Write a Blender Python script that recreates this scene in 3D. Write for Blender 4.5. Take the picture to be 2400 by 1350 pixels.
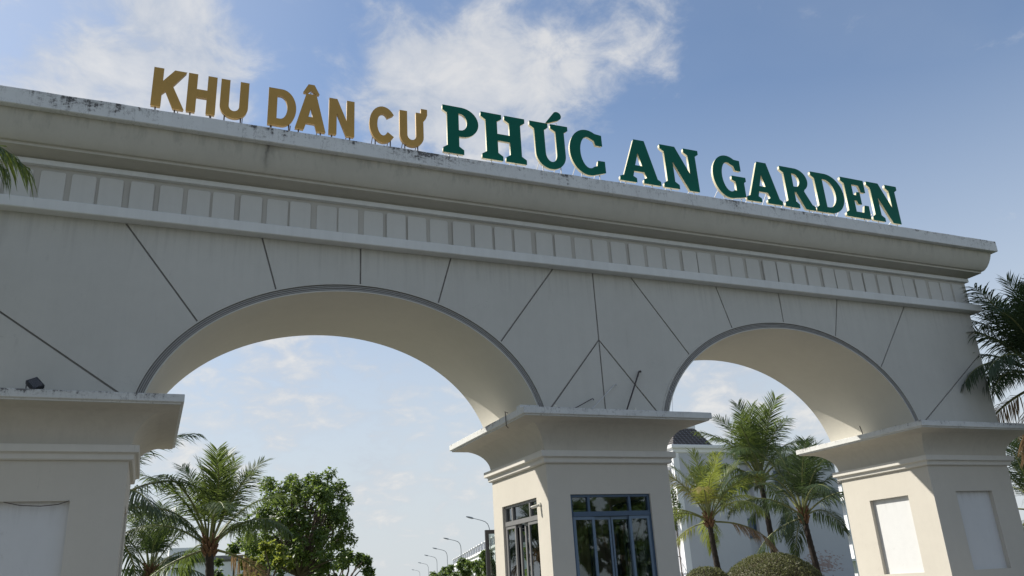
import bpy, bmesh, math, random
from mathutils import Vector, Matrix
from mathutils.noise import noise as pnoise
from mathutils.geometry import tessellate_polygon
R = math.radians
random.seed(7)
for o in list(bpy.data.objects):
    bpy.data.objects.remove(o)
sc = bpy.context.scene
C = sc.collection

# ------------------------------------------------------------------ camera
CAMZ = 1.5
FPX = 1913.05                                   # focal length in pixels of the 2400 px wide picture
cd = bpy.data.cameras.new('camera')
cam = bpy.data.objects.new('camera', cd)
C.objects.link(cam)
sc.camera = cam
cd.sensor_width = 36
cd.lens = FPX / 2400 * 36
cd.clip_start = .1
cd.clip_end = 6000
cam.location = (0, 0, CAMZ)
cam.rotation_euler = (R(110.23713), R(3.14621), R(-22.91693))
CM = cam.rotation_euler.to_matrix()


def ray(px, py):
    return CM @ Vector(((px - 1200) / FPX, -(py - 675) / FPX, -1))


def at(px, py, Y):
    d = ray(px, py)
    t = Y / d.y
    return Vector((d.x * t, Y, d.z * t + CAMZ))


# ------------------------------------------------------------------ world, sun, exposure
SUN_DIR = Vector((-1, .80, 1.10)).normalized()   # towards the sun
w = bpy.data.worlds.new('World')
sc.world = w
w.use_nodes = True
nt = w.node_tree
nt.nodes.clear()
SKY_STRENGTH = .120


class NT:
    """small helper for node trees"""
    def __init__(s, tree):
        s.t = tree

    def n(s, typ, **kw):
        nd = s.t.nodes.new(typ)
        ins = kw.pop('ins', {})
        for k, v in kw.items():
            setattr(nd, k, v)
        for k, v in ins.items():
            if hasattr(v, 'is_linked') or isinstance(v, bpy.types.NodeSocket):
                s.t.links.new(v, nd.inputs[k])
            else:
                nd.inputs[k].default_value = v
        return nd

    def math(s, op, a, b=None, c=None, clamp=False):
        ins = {0: a}
        if b is not None:
            ins[1] = b
        if c is not None:
            ins[2] = c
        return s.n('ShaderNodeMath', operation=op, use_clamp=clamp, ins=ins).outputs[0]

    def vmath(s, op, a, b=None):
        ins = {0: a}
        if b is not None:
            ins[1] = b
        nd = s.n('ShaderNodeVectorMath', operation=op, ins=ins)
        return nd.outputs['Value'] if op in ('DOT_PRODUCT', 'LENGTH') else nd.outputs[0]

    def mix(s, f, a, b):
        nd = s.n('ShaderNodeMix', data_type='RGBA')
        for k, v in ((0, f), (6, a), (7, b)):
            if isinstance(v, bpy.types.NodeSocket):
                s.t.links.new(v, nd.inputs[k])
            else:
                nd.inputs[k].default_value = v if k == 0 else (*v[:3], 1)
        return nd.outputs[2]

    def rng(s, v, a, b, c=0, d=1, smooth=False):
        nd = s.n('ShaderNodeMapRange', ins={0: v, 1: a, 2: b, 3: c, 4: d})
        if smooth:
            nd.interpolation_type = 'SMOOTHSTEP'
        return nd.outputs[0]

    def noise(s, vec, scale, detail=4, rough=.55, dist=0):
        return s.n('ShaderNodeTexNoise', ins={'Vector': vec, 'Scale': scale, 'Detail': detail, 'Roughness': rough, 'Distortion': dist}).outputs[0]

    def scale3(s, vec, v3):
        return s.n('ShaderNodeVectorMath', operation='MULTIPLY', ins={0: vec, 1: v3}).outputs[0]


W = NT(nt)
sky = W.n('ShaderNodeTexSky')
sky.sky_type = 'NISHITA'
sky.sun_disc = False
sky.sun_elevation = math.asin(SUN_DIR.z)
sky.sun_rotation = math.atan2(SUN_DIR.x, SUN_DIR.y)
sky.altitude = 0
sky.air_density = 1.0
sky.dust_density = .6
sky.ozone_density = 2.2
dirv = W.n('ShaderNodeTexCoord').outputs['Generated']
sep = W.n('ShaderNodeSeparateXYZ', ins={0: dirv})
# clouds lie in a layer: stretch the direction by 1/z so that they flatten towards the horizon
zz = W.math('ADD', W.math('MAXIMUM', sep.outputs[2], 0), .34)
lay = W.n('ShaderNodeCombineXYZ', ins={0: W.math('DIVIDE', sep.outputs[0], zz), 1: W.math('DIVIDE', sep.outputs[1], zz), 2: 0.0}).outputs[0]
n1 = W.noise(lay, 3.9, 10, .60, .35)
n2 = W.noise(lay, 13, 7, .62, .4)
nn = W.math('ADD', W.math('MULTIPLY', n1, 1.15), W.math('SUBTRACT', W.math('MULTIPLY', n2, .95), .55))
# cloud banks: (direction, cosine radius degrees, weight)
BANKS = [((0.104, 0.799, 0.592), 4.5, -0.10), ((0.324, 0.702, 0.634), 4.0, -0.10), ((-0.145, 0.816, 0.559), 4.0, -0.07), ((0.723, 0.483, 0.494), 11.0, -0.22), ((0.595, 0.641, 0.485), 6.0, -0.14), ((0.722, 0.565, 0.399), 6.0, -0.14), ((-0.055, 0.811, 0.583), 3.2, 0.17), ((-0.003, 0.819, 0.574), 3.0, 0.17), ((0.048, 0.828, 0.558), 2.8, 0.15), ((-0.085, 0.802, 0.591), 2.5, 0.12),
         ((-0.157, 0.844, 0.513), 3.0, 0.19), ((-0.111, 0.847, 0.520), 3.0, 0.19), ((-0.053, 0.858, 0.512), 3.0, 0.17), ((0.016, 0.853, 0.522), 3.0, 0.14),
         ((0.205, 0.787, 0.583), 4.0, 0.17), ((0.278, 0.772, 0.572), 4.5, 0.20), ((0.352, 0.755, 0.553), 4.5, 0.19), ((0.418, 0.746, 0.519), 3.2, 0.15),
         ((0.262, 0.809, 0.526), 4.0, 0.16), ((-0.007, 0.790, 0.613), 3.0, 0.12), ((0.140, 0.765, 0.628), 3.0, 0.08), ((0.327, 0.710, 0.623), 3.0, 0.13),
         ((0.423, 0.659, 0.622), 4.0, 0.10), ((0.506, 0.612, 0.608), 4.0, 0.10), ((0.603, 0.555, 0.572), 2.5, 0.10), ((0.080, 0.965, 0.248), 5.0, 0.10),
         ((0.177, 0.958, 0.225), 5.0, 0.14), ((0.285, 0.936, 0.208), 4.0, 0.08), ((0.578, 0.791, 0.202), 4.0, 0.16), ((0.661, 0.726, 0.190), 4.0, 0.14),
         ((0.235, 0.965, 0.117), 2.5, 0.14), ((0.326, 0.939, 0.108), 2.0, 0.10), ((-0.028, 0.988, 0.154), 4.0, 0.10), ((0.788, 0.553, 0.271), 2.5, 0.10),
         ((-.55, .70, .45), 14, .12), ((.1, -.8, .6), 30, .10), ((-.9, -.2, .4), 25, .08)]
bias = None
for d, r, wt in BANKS:
    v = Vector(d).normalized()
    g = W.rng(W.vmath('DOT_PRODUCT', dirv, tuple(v)), math.cos(R(r * 1.6)), math.cos(R(r * .25)), 0, wt, True)
    bias = g if bias is None else W.math('ADD', bias, g)
dens = W.rng(W.math('ADD', nn, bias), .47, .95, 0, 1, True)
cloudcol = W.mix(W.rng(nn, .40, .75), (.70, .76, .86), (1.05, 1.04, 1.02))
veil = W.rng(W.noise(lay, 1.3, 5, .55, .3), .35, .75, .0, .15)
hazef = W.rng(sep.outputs[2], .0, .62, .95, 0, True)
# towards the sun's side of the sky the air is milkier
sunside = W.rng(W.vmath('DOT_PRODUCT', dirv, tuple(SUN_DIR)), .55, 1.0, 0, .42, True)
skyc = W.n('ShaderNodeVectorMath', operation='SCALE', ins={0: sky.outputs[0], 'Scale': SKY_STRENGTH}).outputs[0]
HAZE = (.485, .52, .55)
c1 = W.mix(W.math('MAXIMUM', W.math('MAXIMUM', hazef, sunside), veil), skyc, HAZE)
cc = W.n('ShaderNodeVectorMath', operation='SCALE', ins={0: cloudcol, 'Scale': .58}).outputs[0]
c2 = W.mix(W.math('MULTIPLY', dens, .82), c1, cc)
bg = W.n('ShaderNodeBackground', ins={0: c2, 1: 1.0})
out = W.n('ShaderNodeOutputWorld', ins={0: bg.outputs[0]})

sd = bpy.data.lights.new('sun', 'SUN')
sd.energy = 4.9
sd.angle = R(.55)
sd.color = (1, .955, .88)
so = bpy.data.objects.new('sun', sd)
C.objects.link(so)
so.rotation_euler = SUN_DIR.to_track_quat('Z', 'Y').to_euler()
sc.view_settings.view_transform = 'Standard'
sc.view_settings.look = 'None'
sc.view_settings.exposure = .40
sc.view_settings.gamma = 1
sc.view_settings.use_curve_mapping = False


# ------------------------------------------------------------------ materials
def mat(name):
    m = bpy.data.materials.new(name)
    m.use_nodes = True
    m.node_tree.nodes.clear()
    return m, NT(m.node_tree)


def finish(m, N, color, rough=.7, bump=None, bstr=.2, bdist=.01, metallic=0, spec=.5, trans=None):
    ins = {'Base Color': color if isinstance(color, bpy.types.NodeSocket) else (*color[:3], 1), 'Roughness': rough, 'Metallic': metallic, 'Specular IOR Level': spec}
    b = N.n('ShaderNodeBsdfPrincipled', ins=ins)
    if bump is not None:
        bn = N.n('ShaderNodeBump', ins={'Height': bump, 'Strength': bstr, 'Distance': bdist})
        N.t.links.new(bn.outputs[0], b.inputs['Normal'])
    sh = b.outputs[0]
    if trans is not None:
        tr = N.n('ShaderNodeBsdfTranslucent', ins={0: trans[0] if isinstance(trans[0], bpy.types.NodeSocket) else (*trans[0][:3], 1)})
        sh = N.n('ShaderNodeMixShader', ins={0: trans[1], 1: sh, 2: tr.outputs[0]}).outputs[0]
    N.n('ShaderNodeOutputMaterial', ins={0: sh})
    return m


def plaster(name, col, var=.10, streak=.10, crack=False, bstr=.25, runs=None):
    m, N = mat(name)
    P = N.n('ShaderNodeNewGeometry').outputs['Position']
    big = N.noise(P, .55, 5, .6)
    mid = N.noise(P, 4.0, 5, .65)
    st = N.noise(N.scale3(P, (5, 5, .25)), 1.0, 5, .65)
    f = N.math('ADD', N.math('MULTIPLY', N.math('SUBTRACT', big, .5), var * 2), N.math('MULTIPLY', N.math('SUBTRACT', mid, .5), var))
    f = N.math('ADD', f, N.math('MULTIPLY', N.math('SUBTRACT', st, .5), streak))
    f = N.math('ADD', f, 1.0)
    c = N.n('ShaderNodeVectorMath', operation='SCALE', ins={0: col, 'Scale': f}).outputs[0]
    dirt = N.rng(N.noise(N.scale3(P, (3, 3, .5)), 2.2, 6, .7), .63, .80, 0, .30, True)
    c = N.mix(dirt, c, (.20, .185, .16))
    if runs:
        sz = N.n('ShaderNodeSeparateXYZ', ins={0: P}).outputs[2]
        rn = N.noise(N.scale3(P, (7, 7, .35)), 1.0, 6, .7)
        z1_, ln_, am_ = runs
        fade = N.rng(sz, z1_ - ln_, z1_, 0, 1)
        g = N.math('MULTIPLY', N.rng(N.math('ADD', rn, N.math('MULTIPLY', fade, .14)), .56, .74, 0, am_, True), N.math('POWER', fade, .7))
        c = N.mix(g, c, (.15, .14, .125))
        hc = N.noise(P, .9, 7, .6, .6)
        hl = N.rng(N.math('ABSOLUTE', N.math('SUBTRACT', hc, .5)), .0, .0016, .28, 0)
        c = N.mix(N.math('MULTIPLY', hl, N.rng(N.noise(P, .5, 2), .5, .62)), c, (.12, .11, .10))
    if crack:
        sp = N.n('ShaderNodeSeparateXYZ', ins={0: P})
        for cx, wd, amt in ((1.55, .05, .75), (1.56, .16, .35), (13.9, .05, .0)):
            if amt == 0:
                continue
            xo = N.math('ADD', sp.outputs[0], N.math('MULTIPLY', N.math('SUBTRACT', mid, .5), .22))
            g = N.math('SUBTRACT', 1.0, N.math('DIVIDE', N.math('ABSOLUTE', N.math('SUBTRACT', xo, cx)), wd), clamp=True)
            g = N.math('MULTIPLY', g, N.rng(sp.outputs[2], 9.75, 10.35, 0, amt))
            c = N.mix(g, c, (.07, .065, .06))
    fine = N.noise(P, 60, 4, .6)
    wav = N.noise(P, 1.8, 3, .5)
    bump = N.math('ADD', N.math('MULTIPLY', fine, .25), N.math('MULTIPLY', wav, 1.6))
    return finish(m, N, c, .85, bump, bstr, .02, spec=.3)


def weathered(name, col, ztop, h, amount=1.0):
    """painted concrete edge with mildew and flaked paint, worst along its upper edge"""
    m, N = mat(name)
    P = N.n('ShaderNodeTexCoord').outputs['Object']
    sp = N.n('ShaderNodeSeparateXYZ', ins={0: P})
    up = N.rng(sp.outputs[2], ztop - h, ztop, 0, 1)
    zone = N.noise(N.scale3(P, (.55, .55, .2)), 1.0, 3, .6)
    blot = N.noise(N.scale3(P, (1, 1, 1.6)), 6.5, 8, .78, .3)
    drip = N.noise(N.scale3(P, (15, 15, .8)), 1.0, 6, .7)
    v = N.math('ADD', blot, N.math('MULTIPLY', N.math('SUBTRACT', zone, .5), .55))
    v = N.math('ADD', v, N.math('MULTIPLY', N.math('SUBTRACT', up, .7), .16))
    v = N.math('ADD', v, N.math('MULTIPLY', N.math('SUBTRACT', drip, .5), .50))
    f = N.rng(v, .60, .66, 0, .85 * amount, True)
    f2 = N.rng(v, .47, .64, 0, .40 * amount, True)
    tone = N.math('ADD', .86, N.math('MULTIPLY', N.noise(P, 3, 5, .6), .26))
    c = N.n('ShaderNodeVectorMath', operation='SCALE', ins={0: col, 'Scale': tone}).outputs[0]
    c = N.mix(f2, c, (.22, .20, .19))
    c = N.mix(f, c, (.055, .05, .05))
    cr = N.noise(N.scale3(P, (4.5, 4.5, 1.3)), 1.0, 7, .62, .4)
    line = N.rng(N.math('ABSOLUTE', N.math('SUBTRACT', cr, .5)), .0, .007, .7 * amount, 0)
    line = N.math('MULTIPLY', line, N.rng(N.noise(P, 1.4, 3, .6), .42, .58))
    c = N.mix(line, c, (.09, .08, .075))
    bump = N.math('SUBTRACT', N.math('MULTIPLY', N.noise(P, 30, 4, .7), .5), f)
    return finish(m, N, c, .8, bump, .4, .006, spec=.3)


def simple(name, col, rough=.6, metallic=0, var=.12, scale=6, bump=.15, spec=.5):
    m, N = mat(name)
    P = N.n('ShaderNodeTexCoord').outputs['Object']
    nz = N.noise(P, scale, 5, .6)
    f = N.math('ADD', 1 - var, N.math('MULTIPLY', nz, 2 * var))
    c = N.n('ShaderNodeVectorMath', operation='SCALE', ins={0: col, 'Scale': f}).outputs[0]
    return finish(m, N, c, rough, N.noise(P, scale * 6, 4, .6), bump, .01, metallic, spec)


def leafmat(name, col, col2, tcol, tf=.35, rough=.45, spec=.5, dry=None):
    m, N = mat(name)
    P = N.n('ShaderNodeTexCoord').outputs['Object']
    oi = N.n('ShaderNodeObjectInfo')
    gi = N.n('ShaderNodeNewGeometry')
    f = N.math('ADD', N.math('MULTIPLY', N.noise(P, 2.0, 3, .6), .7), N.math('MULTIPLY', gi.outputs['Random Per Island'], .5))
    c = N.mix(N.rng(f, .2, .9), col, col2)
    if dry:
        c = N.mix(N.rng(oi.outputs['Random'], dry[1], dry[1] + .1, 0, .75), c, dry[0])
    t = N.mix(N.rng(f, .2, .9), tcol, tuple(min(1, x * 1.5) for x in tcol))
    return finish(m, N, c, rough, spec=spec, trans=(t, tf))


CREAM = (.52, .485, .41)
GREYW = (.53, .515, .465)
M = {}
M['plaster'] = plaster('cream_plaster', (.525, .49, .42), .07, .05, runs=(4.9, 1.6, .08))
M['cornice'] = plaster('cornice_plaster', (.49, .465, .40), .13, .12, crack=True, runs=(10.34, .5, .28))
M['wall'] = plaster('wall_plaster', (.52, .505, .455), .09, .10, runs=(8.56, 1.2, .16))
M['ledge'] = plaster('ledge_plaster', (.585, .56, .50), .06, .10)
M['soffit'] = plaster('soffit_plaster', (.58, .55, .475), .08, .04)
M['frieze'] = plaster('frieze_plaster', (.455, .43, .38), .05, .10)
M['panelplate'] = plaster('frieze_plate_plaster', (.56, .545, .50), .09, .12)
M['trimwhite'] = plaster('white_trim_plaster', (.66, .66, .63), .08, .22)
M['insetwhite'] = plaster('white_inset_plaster', (.60, .60, .585), .06, .06, runs=(3.33, .5, .14))
M['fascia'] = weathered('stained_fascia_paint', (.68, .68, .66), 10.64, .32)
M['capedge'] = weathered('stained_cap_edge_paint', (.60, .60, .57), 5.04, .13, .9)
M['grout'] = simple('dark_joint_sealant', (.23, .215, .20), .9, var=.4, scale=9)
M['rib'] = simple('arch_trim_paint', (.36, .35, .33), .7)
M['gold'] = simple('gold_letter_face', (.47, .27, .052), .55, .0, .10, 3)
M['gold_side'] = simple('gold_letter_return', (.30, .205, .085), .6, .1)
M['green'] = simple('green_letter_face', (.0, .115, .075), .6, 0, .10, 3, .05, spec=.2)
M['cream_side'] = simple('cream_letter_return', (.60, .53, .36), .5, .0, .14, 8)
M['steel'] = simple('galvanised_rod', (.50, .50, .50), .45, .6)
M['dark_steel'] = simple('dark_steel', (.045, .045, .05), .5, .3)
M['rust'] = simple('rebar_steel', (.06, .05, .05), .8)
M['alu_blue'] = simple('blue_grey_aluminium', (.050, .085, .135), .4, .25, .08)
M['alu_lite'] = simple('light_blue_grey_aluminium', (.115, .165, .225), .4, .25, .08)
M['alu_grey'] = simple('warm_grey_aluminium', (.22, .215, .21), .42, .25, .08)
M['white_plastic'] = simple('white_plastic', (.62, .60, .52), .4)
M['black_plastic'] = simple('black_plastic', (.012, .012, .014), .3)
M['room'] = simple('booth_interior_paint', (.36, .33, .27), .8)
M['curtain'] = simple('cream_curtain', (.42, .36, .22), .9)
M['trunk'] = simple('palm_trunk_bark', (.035, .026, .021), .9, var=.5, scale=5, bump=.6)
M['boot'] = simple('palm_boot_fibre', (.16, .085, .045), .9, var=.4, scale=9, bump=.6)
M['bark'] = simple('tree_bark', (.11, .085, .06), .9, var=.35, scale=5, bump=.6)
M['rachis'] = simple('palm_midrib', (.16, .17, .06), .5)
M['palmleaf'] = leafmat('palm_leaflet', (.032, .060, .018), (.070, .098, .036), (.18, .24, .05), .28, .50, .35, dry=((.19, .14, .06), .86))
M['palmleaf_dark'] = leafmat('dark_palm_leaflet', (.028, .050, .022), (.055, .080, .040), (.10, .15, .04), .22, .48, .38)
M['palmleaf_yellow'] = leafmat('yellowish_palm_leaflet', (.065, .105, .022), (.13, .15, .035), (.30, .34, .06), .34, .42, .5, dry=((.28, .19, .06), .72))
M['palmleaf_dry'] = leafmat('dry_palm_leaflet', (.20, .14, .09), (.28, .20, .14), (.30, .20, .10), .25, .6, .3)
M['leaf'] = leafmat('broad_leaf', (.032, .062, .013), (.080, .125, .026), (.20, .28, .05), .34, .45, .5)
M['leaf_yellow'] = leafmat('young_leaf', (.070, .11, .020), (.13, .17, .03), (.34, .38, .06), .38, .45, .5)
M['topiary'] = leafmat('topiary_leaf', (.065, .072, .028), (.115, .115, .045), (.16, .18, .06), .28, .55, .4)
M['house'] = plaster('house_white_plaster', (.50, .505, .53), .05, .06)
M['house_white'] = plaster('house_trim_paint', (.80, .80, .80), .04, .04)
M['roof'] = simple('dark_roof_tile', (.085, .076, .072), .6, var=.35, scale=5)
M['roof_lite'] = simple('grey_roof_tile', (.20, .19, .19), .7, var=.2)
M['winblue'] = simple('dark_window_glass', (.030, .060, .11), .12, 0, .1)
M['stain'] = simple('rusty_wall_stain', (.36, .27, .25), .9)
M['asphalt'] = simple('asphalt_paving', (.09, .09, .088), .9, var=.2, scale=1.5)
M['concrete'] = simple('concrete_paving', (.24, .23, .205), .9, var=.15, scale=.8)
M['lawn'] = simple('lawn_green', (.07, .10, .035), .95, var=.3, scale=3)
M['paint_line'] = simple('road_line_paint', (.7, .7, .66), .7)
M['lamp_metal'] = simple('lamp_post_metal', (.30, .32, .34), .5, .4)


def glassmat(name, tint=(.55, .62, .60), fac=.0):
    m, N = mat(name)
    tr = N.n('ShaderNodeBsdfTransparent', ins={0: (*tint, 1)})
    gl = N.n('ShaderNodeBsdfGlossy', ins={0: (.9, .95, 1, 1), 1: .02})
    fr = N.n('ShaderNodeFresnel', ins={0: 1.55}).outputs[0]
    f = N.math('ADD', N.math('MULTIPLY', fr, 1.35), fac, clamp=True)
    mx = N.n('ShaderNodeMixShader', ins={0: f, 1: tr.outputs[0], 2: gl.outputs[0]})
    N.n('ShaderNodeOutputMaterial', ins={0: mx.outputs[0]})
    return m


M['glass'] = glassmat('window_glass', (.72, .76, .74))
M['glass_side'] = glassmat('side_window_glass', (.5, .56, .56), .10)


# ------------------------------------------------------------------ helpers
def tag(o, label=None, cat=None, group=None, kind=None):
    if label: o['label'] = label
    if cat: o['category'] = cat
    if group: o['group'] = group
    if kind: o['kind'] = kind
    return o


def empty(name, loc=(0, 0, 0), label=None, cat=None, group=None):
    o = bpy.data.objects.new(name, None)
    o.empty_display_size = .2
    C.objects.link(o)
    o.location = loc
    return tag(o, label, cat, group)


def link(name, me, parent=None, m=None, loc=None):
    if m is not None:
        me.materials.clear()
        me.materials.append(M[m] if isinstance(m, str) else m)
    o = bpy.data.objects.new(name, me)
    C.objects.link(o)
    if parent is not None:
        o.parent = parent
        if loc is None:                            # geometry is in world coordinates
            o.matrix_parent_inverse = Matrix.Translation(parent.location).inverted() if parent.type == 'EMPTY' and parent.parent is None and not parent.rotation_euler.z else Matrix()
    if loc is not None:
        o.location = loc
    return o


class MB:
    def __init__(s):
        s.bm = bmesh.new()

    def quad(s, *p):
        return s.bm.faces.new([s.bm.verts.new(q) for q in p])

    def box(s, a, b, F=None):
        (x0, y0, z0), (x1, y1, z1) = a, b
        P = [(x0, y0, z0), (x1, y0, z0), (x1, y1, z0), (x0, y1, z0), (x0, y0, z1), (x1, y0, z1), (x1, y1, z1), (x0, y1, z1)]
        if F: P = [F(*p) for p in P]
        v = [s.bm.verts.new(p) for p in P]
        for f in ((0, 3, 2, 1), (4, 5, 6, 7), (0, 1, 5, 4), (1, 2, 6, 5), (2, 3, 7, 6), (3, 0, 4, 7)):
            s.bm.faces.new([v[i] for i in f])
        return s

    def tube(s, pts, r, n=8, cap=True):
        pts = [Vector(p) for p in pts]
        rr = r if isinstance(r, (list, tuple)) else [r] * len(pts)
        rings = []
        prev = None
        for i, p in enumerate(pts):
            t = (pts[min(i + 1, len(pts) - 1)] - pts[max(i - 1, 0)]).normalized()
            a = prev if prev is not None else (Vector((0, 0, 1)) if abs(t.z) < .9 else Vector((1, 0, 0)))
            u = (a - t * a.dot(t)).normalized()
            prev = u
            v = t.cross(u)
            rings.append([s.bm.verts.new(p + (u * math.cos(2 * math.pi * k / n) + v * math.sin(2 * math.pi * k / n)) * rr[i]) for k in range(n)])
        for a, b in zip(rings, rings[1:]):
            for k in range(n):
                s.bm.faces.new((a[k], a[(k + 1) % n], b[(k + 1) % n], b[k]))
        if cap:
            s.bm.faces.new(rings[0][::-1])
            s.bm.faces.new(rings[-1])
        return s

    def prism(s, poly, y0, y1, F=None, sides=True, back=True):
        """polygon in x,z extruded along y; concave allowed"""
        G = F or (lambda x, y, z: (x, y, z))
        a = [s.bm.verts.new(G(x, y0, z)) for x, z in poly]
        tris = tessellate_polygon([[Vector((x, z, 0)) for x, z in poly]])
        for t in tris: s.bm.faces.new([a[i] for i in t])
        b = [s.bm.verts.new(G(x, y1, z)) for x, z in poly] if (back or sides) else []
        if back:
            for t in tris: s.bm.faces.new([b[i] for i in t])
        if sides:
            n = len(poly)
            for i in range(n):
                s.bm.faces.new((a[i], b[i], b[(i + 1) % n], a[(i + 1) % n]))
        return s

    def ring(s, rect, prof, top=False, bottom=False):
        """moulding that runs round a rectangle with mitred corners: prof = [(overhang, z)]"""
        x0, y0, x1, y1 = rect
        R_ = []
        for o, z in prof:
            R_.append([s.bm.verts.new(p) for p in ((x0 - o, y0 - o, z), (x1 + o, y0 - o, z), (x1 + o, y1 + o, z), (x0 - o, y1 + o, z))])
        for a, b in zip(R_, R_[1:]):
            for k in range(4):
                s.bm.faces.new((a[k], a[(k + 1) % 4], b[(k + 1) % 4], b[k]))
        if bottom: s.bm.faces.new(R_[0][::-1])
        if top: s.bm.faces.new(R_[-1])
        return s

    def done(s, name, parent=None, m=None, smooth=None, normals=True, loc=None):
        if normals:
            bmesh.ops.recalc_face_normals(s.bm, faces=s.bm.faces)
        me = bpy.data.meshes.new(name)
        s.bm.to_mesh(me)
        s.bm.free()
        if smooth:
            for p in me.polygons: p.use_smooth = True
            me.set_sharp_from_angle(angle=R(smooth))
        return link(name, me, parent, m, loc)


def bezarc(cx, cz, rx, rz, a0, a1, n=14):
    return [(cx + rx * math.cos(R(a0 + (a1 - a0) * i / n)), cz + rz * math.sin(R(a0 + (a1 - a0) * i / n))) for i in range(n + 1)]


# ------------------------------------------------------------------ ground
def sheet(name, poly, z, m):
    b = MB()
    b.bm.faces.new([b.bm.verts.new((x, y, z)) for x, y in poly])
    o = b.done(name, None, m)
    return tag(o, kind='structure')


sheet('ground', [(-1500, -1500), (1500, -1500), (1500, 1500), (-1500, 1500)], 0, 'lawn')
sheet('road', [(-30, -60), (45, -60), (45, 13.2), (-30, 13.2)], .004, 'asphalt')
sheet('driveway', [(-6, 12), (26, 12), (27, 24), (30, 27), (32, 60), (100, 330), (88, 334), (19, 60), (8, 27), (-6, 24)], .008, 'concrete')
for (x0, x1) in ((-4.2, .3), (6.9, 11.6), (18.2, 23)):
    tag(MB().ring((x0 + .2, 15.4, x1 - .2, 20), [(.02, 0), (.02, .1), (0, .13)], top=True).done('kerb_island', None, 'concrete'), kind='structure')

# ------------------------------------------------------------------ the gate
GX0, GX1, GY0, GY1 = -3.65, 22.2, 16.0, 19.15
gate = empty('entrance_gate', (9.3, 16, 0), 'huge cream plaster entrance gate with two wide arches on three square pillars', 'gate')
CT = 5.03          # top of the pillar caps
ACX = (3.65, 14.94)
AZ = 4.53


def archpts(cx, a, b, zmin, n=40, side=0):
    """from the left foot over the crown to the right foot"""
    th = math.degrees(math.asin((zmin - AZ) / b))
    return [(cx + a * math.cos(R(t)), AZ + b * math.sin(R(t))) for t in [180 - th - (180 - 2 * th) * i / n for i in range(n + 1)]]


AIN = (4.04, 2.99)
AOUT = (4.20, 3.15)
# core of the wall, its front face is the dark bottom of the joints
poly = [(GX0, CT)]
for cx in ACX:
    poly += archpts(cx, *AIN, CT, 64)
poly += [(GX1, CT), (GX1, 8.66), (GX0, 8.66)]
core = MB()
core.prism(poly, GY0 + .03, GY1, sides=False, back=False)
for f in core.bm.faces:
    if f.normal.y > 0: f.normal_flip()
o = core.done('joint_backing', gate, 'grout')
b = MB()
b.prism(poly, GY1, GY1, sides=False, back=False)
for x in (GX0, GX1):
    b.quad((x, GY0 + .002, CT), (x, GY1, CT), (x, GY1, 8.66), (x, GY0 + .002, 8.66))
b.done('rear_wall', gate, 'wall')
for cx in ACX:
    b = MB()
    A = archpts(cx, *AIN, CT, 64)
    rows = [[b.bm.verts.new((x, y, z)) for x, z in A] for y in (GY0 - .012, GY1)]
    for i in range(len(A) - 1):
        b.bm.faces.new((rows[0][i], rows[1][i], rows[1][i + 1], rows[0][i + 1]))
    b.done('arch_soffit', gate, 'soffit', smooth=30)
    # trim: thin raised ribs round the mouth of the arch
    for k in range(5):
        d0 = (0, .045, .082, .119, .156)[k]
        d1 = d0 + (.026, .017, .017, .017, .030)[k]
        yf = (GY0 - .012, GY0 + .006, GY0 + .006, GY0 + .006, GY0 - .018)[k]
        p0 = archpts(cx, AIN[0] + d0, AIN[1] + d0, CT, 64)
        p1 = archpts(cx, AIN[0] + d1, AIN[1] + d1, CT, 64)
        b = MB()
        for i in range(64):
            (xa, za), (xb, zb), (xc, zc), (xd, zd) = p0[i], p0[i + 1], p1[i + 1], p1[i]
            b.quad((xa, yf, za), (xb, yf, zb), (xc, yf, zc), (xd, yf, zd))
            if k: b.quad((xa, yf, za), (xb, yf, zb), (xb, GY0 + .03, zb), (xa, GY0 + .03, za))
            b.quad((xd, yf, zd), (xc, yf, zc), (xc, GY0 + .03, zc), (xd, GY0 + .03, zd))
        bmesh.ops.remove_doubles(b.bm, verts=b.bm.verts, dist=1e-5)
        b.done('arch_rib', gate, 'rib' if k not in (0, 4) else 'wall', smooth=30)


def inset(poly, g):
    """shrink a simple polygon by g"""
    n = len(poly)
    ar = sum(poly[i][0] * poly[(i + 1) % n][1] - poly[(i + 1) % n][0] * poly[i][1] for i in range(n))
    if ar < 0: poly = poly[::-1]
    res = []
    for i in range(n):
        p0, p1, p2 = [Vector(poly[(i + k) % n]) for k in (-1, 0, 1)]
        d1, d2 = (p1 - p0).normalized(), (p2 - p1).normalized()
        n1, n2 = Vector((-d1.y, d1.x)), Vector((-d2.y, d2.x))
        bi = n1 + n2
        if bi.length < 1e-6: bi = n1
        bi.normalize()
        k = g / max(.35, bi.dot(n1))
        res.append(tuple(p1 + bi * k))
    return res


def arcseg(cx, xa, xb, n=12):
    a, bb = AOUT[0] - .008, AOUT[1] - .008
    ta, tb = [math.acos(max(-1, min(1, (x - cx) / a))) for x in (xa, xb)]
    return [(cx + a * math.cos(ta + (tb - ta) * i / n), AZ + bb * math.sin(ta + (tb - ta) * i / n)) for i in range(n + 1)]


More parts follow.
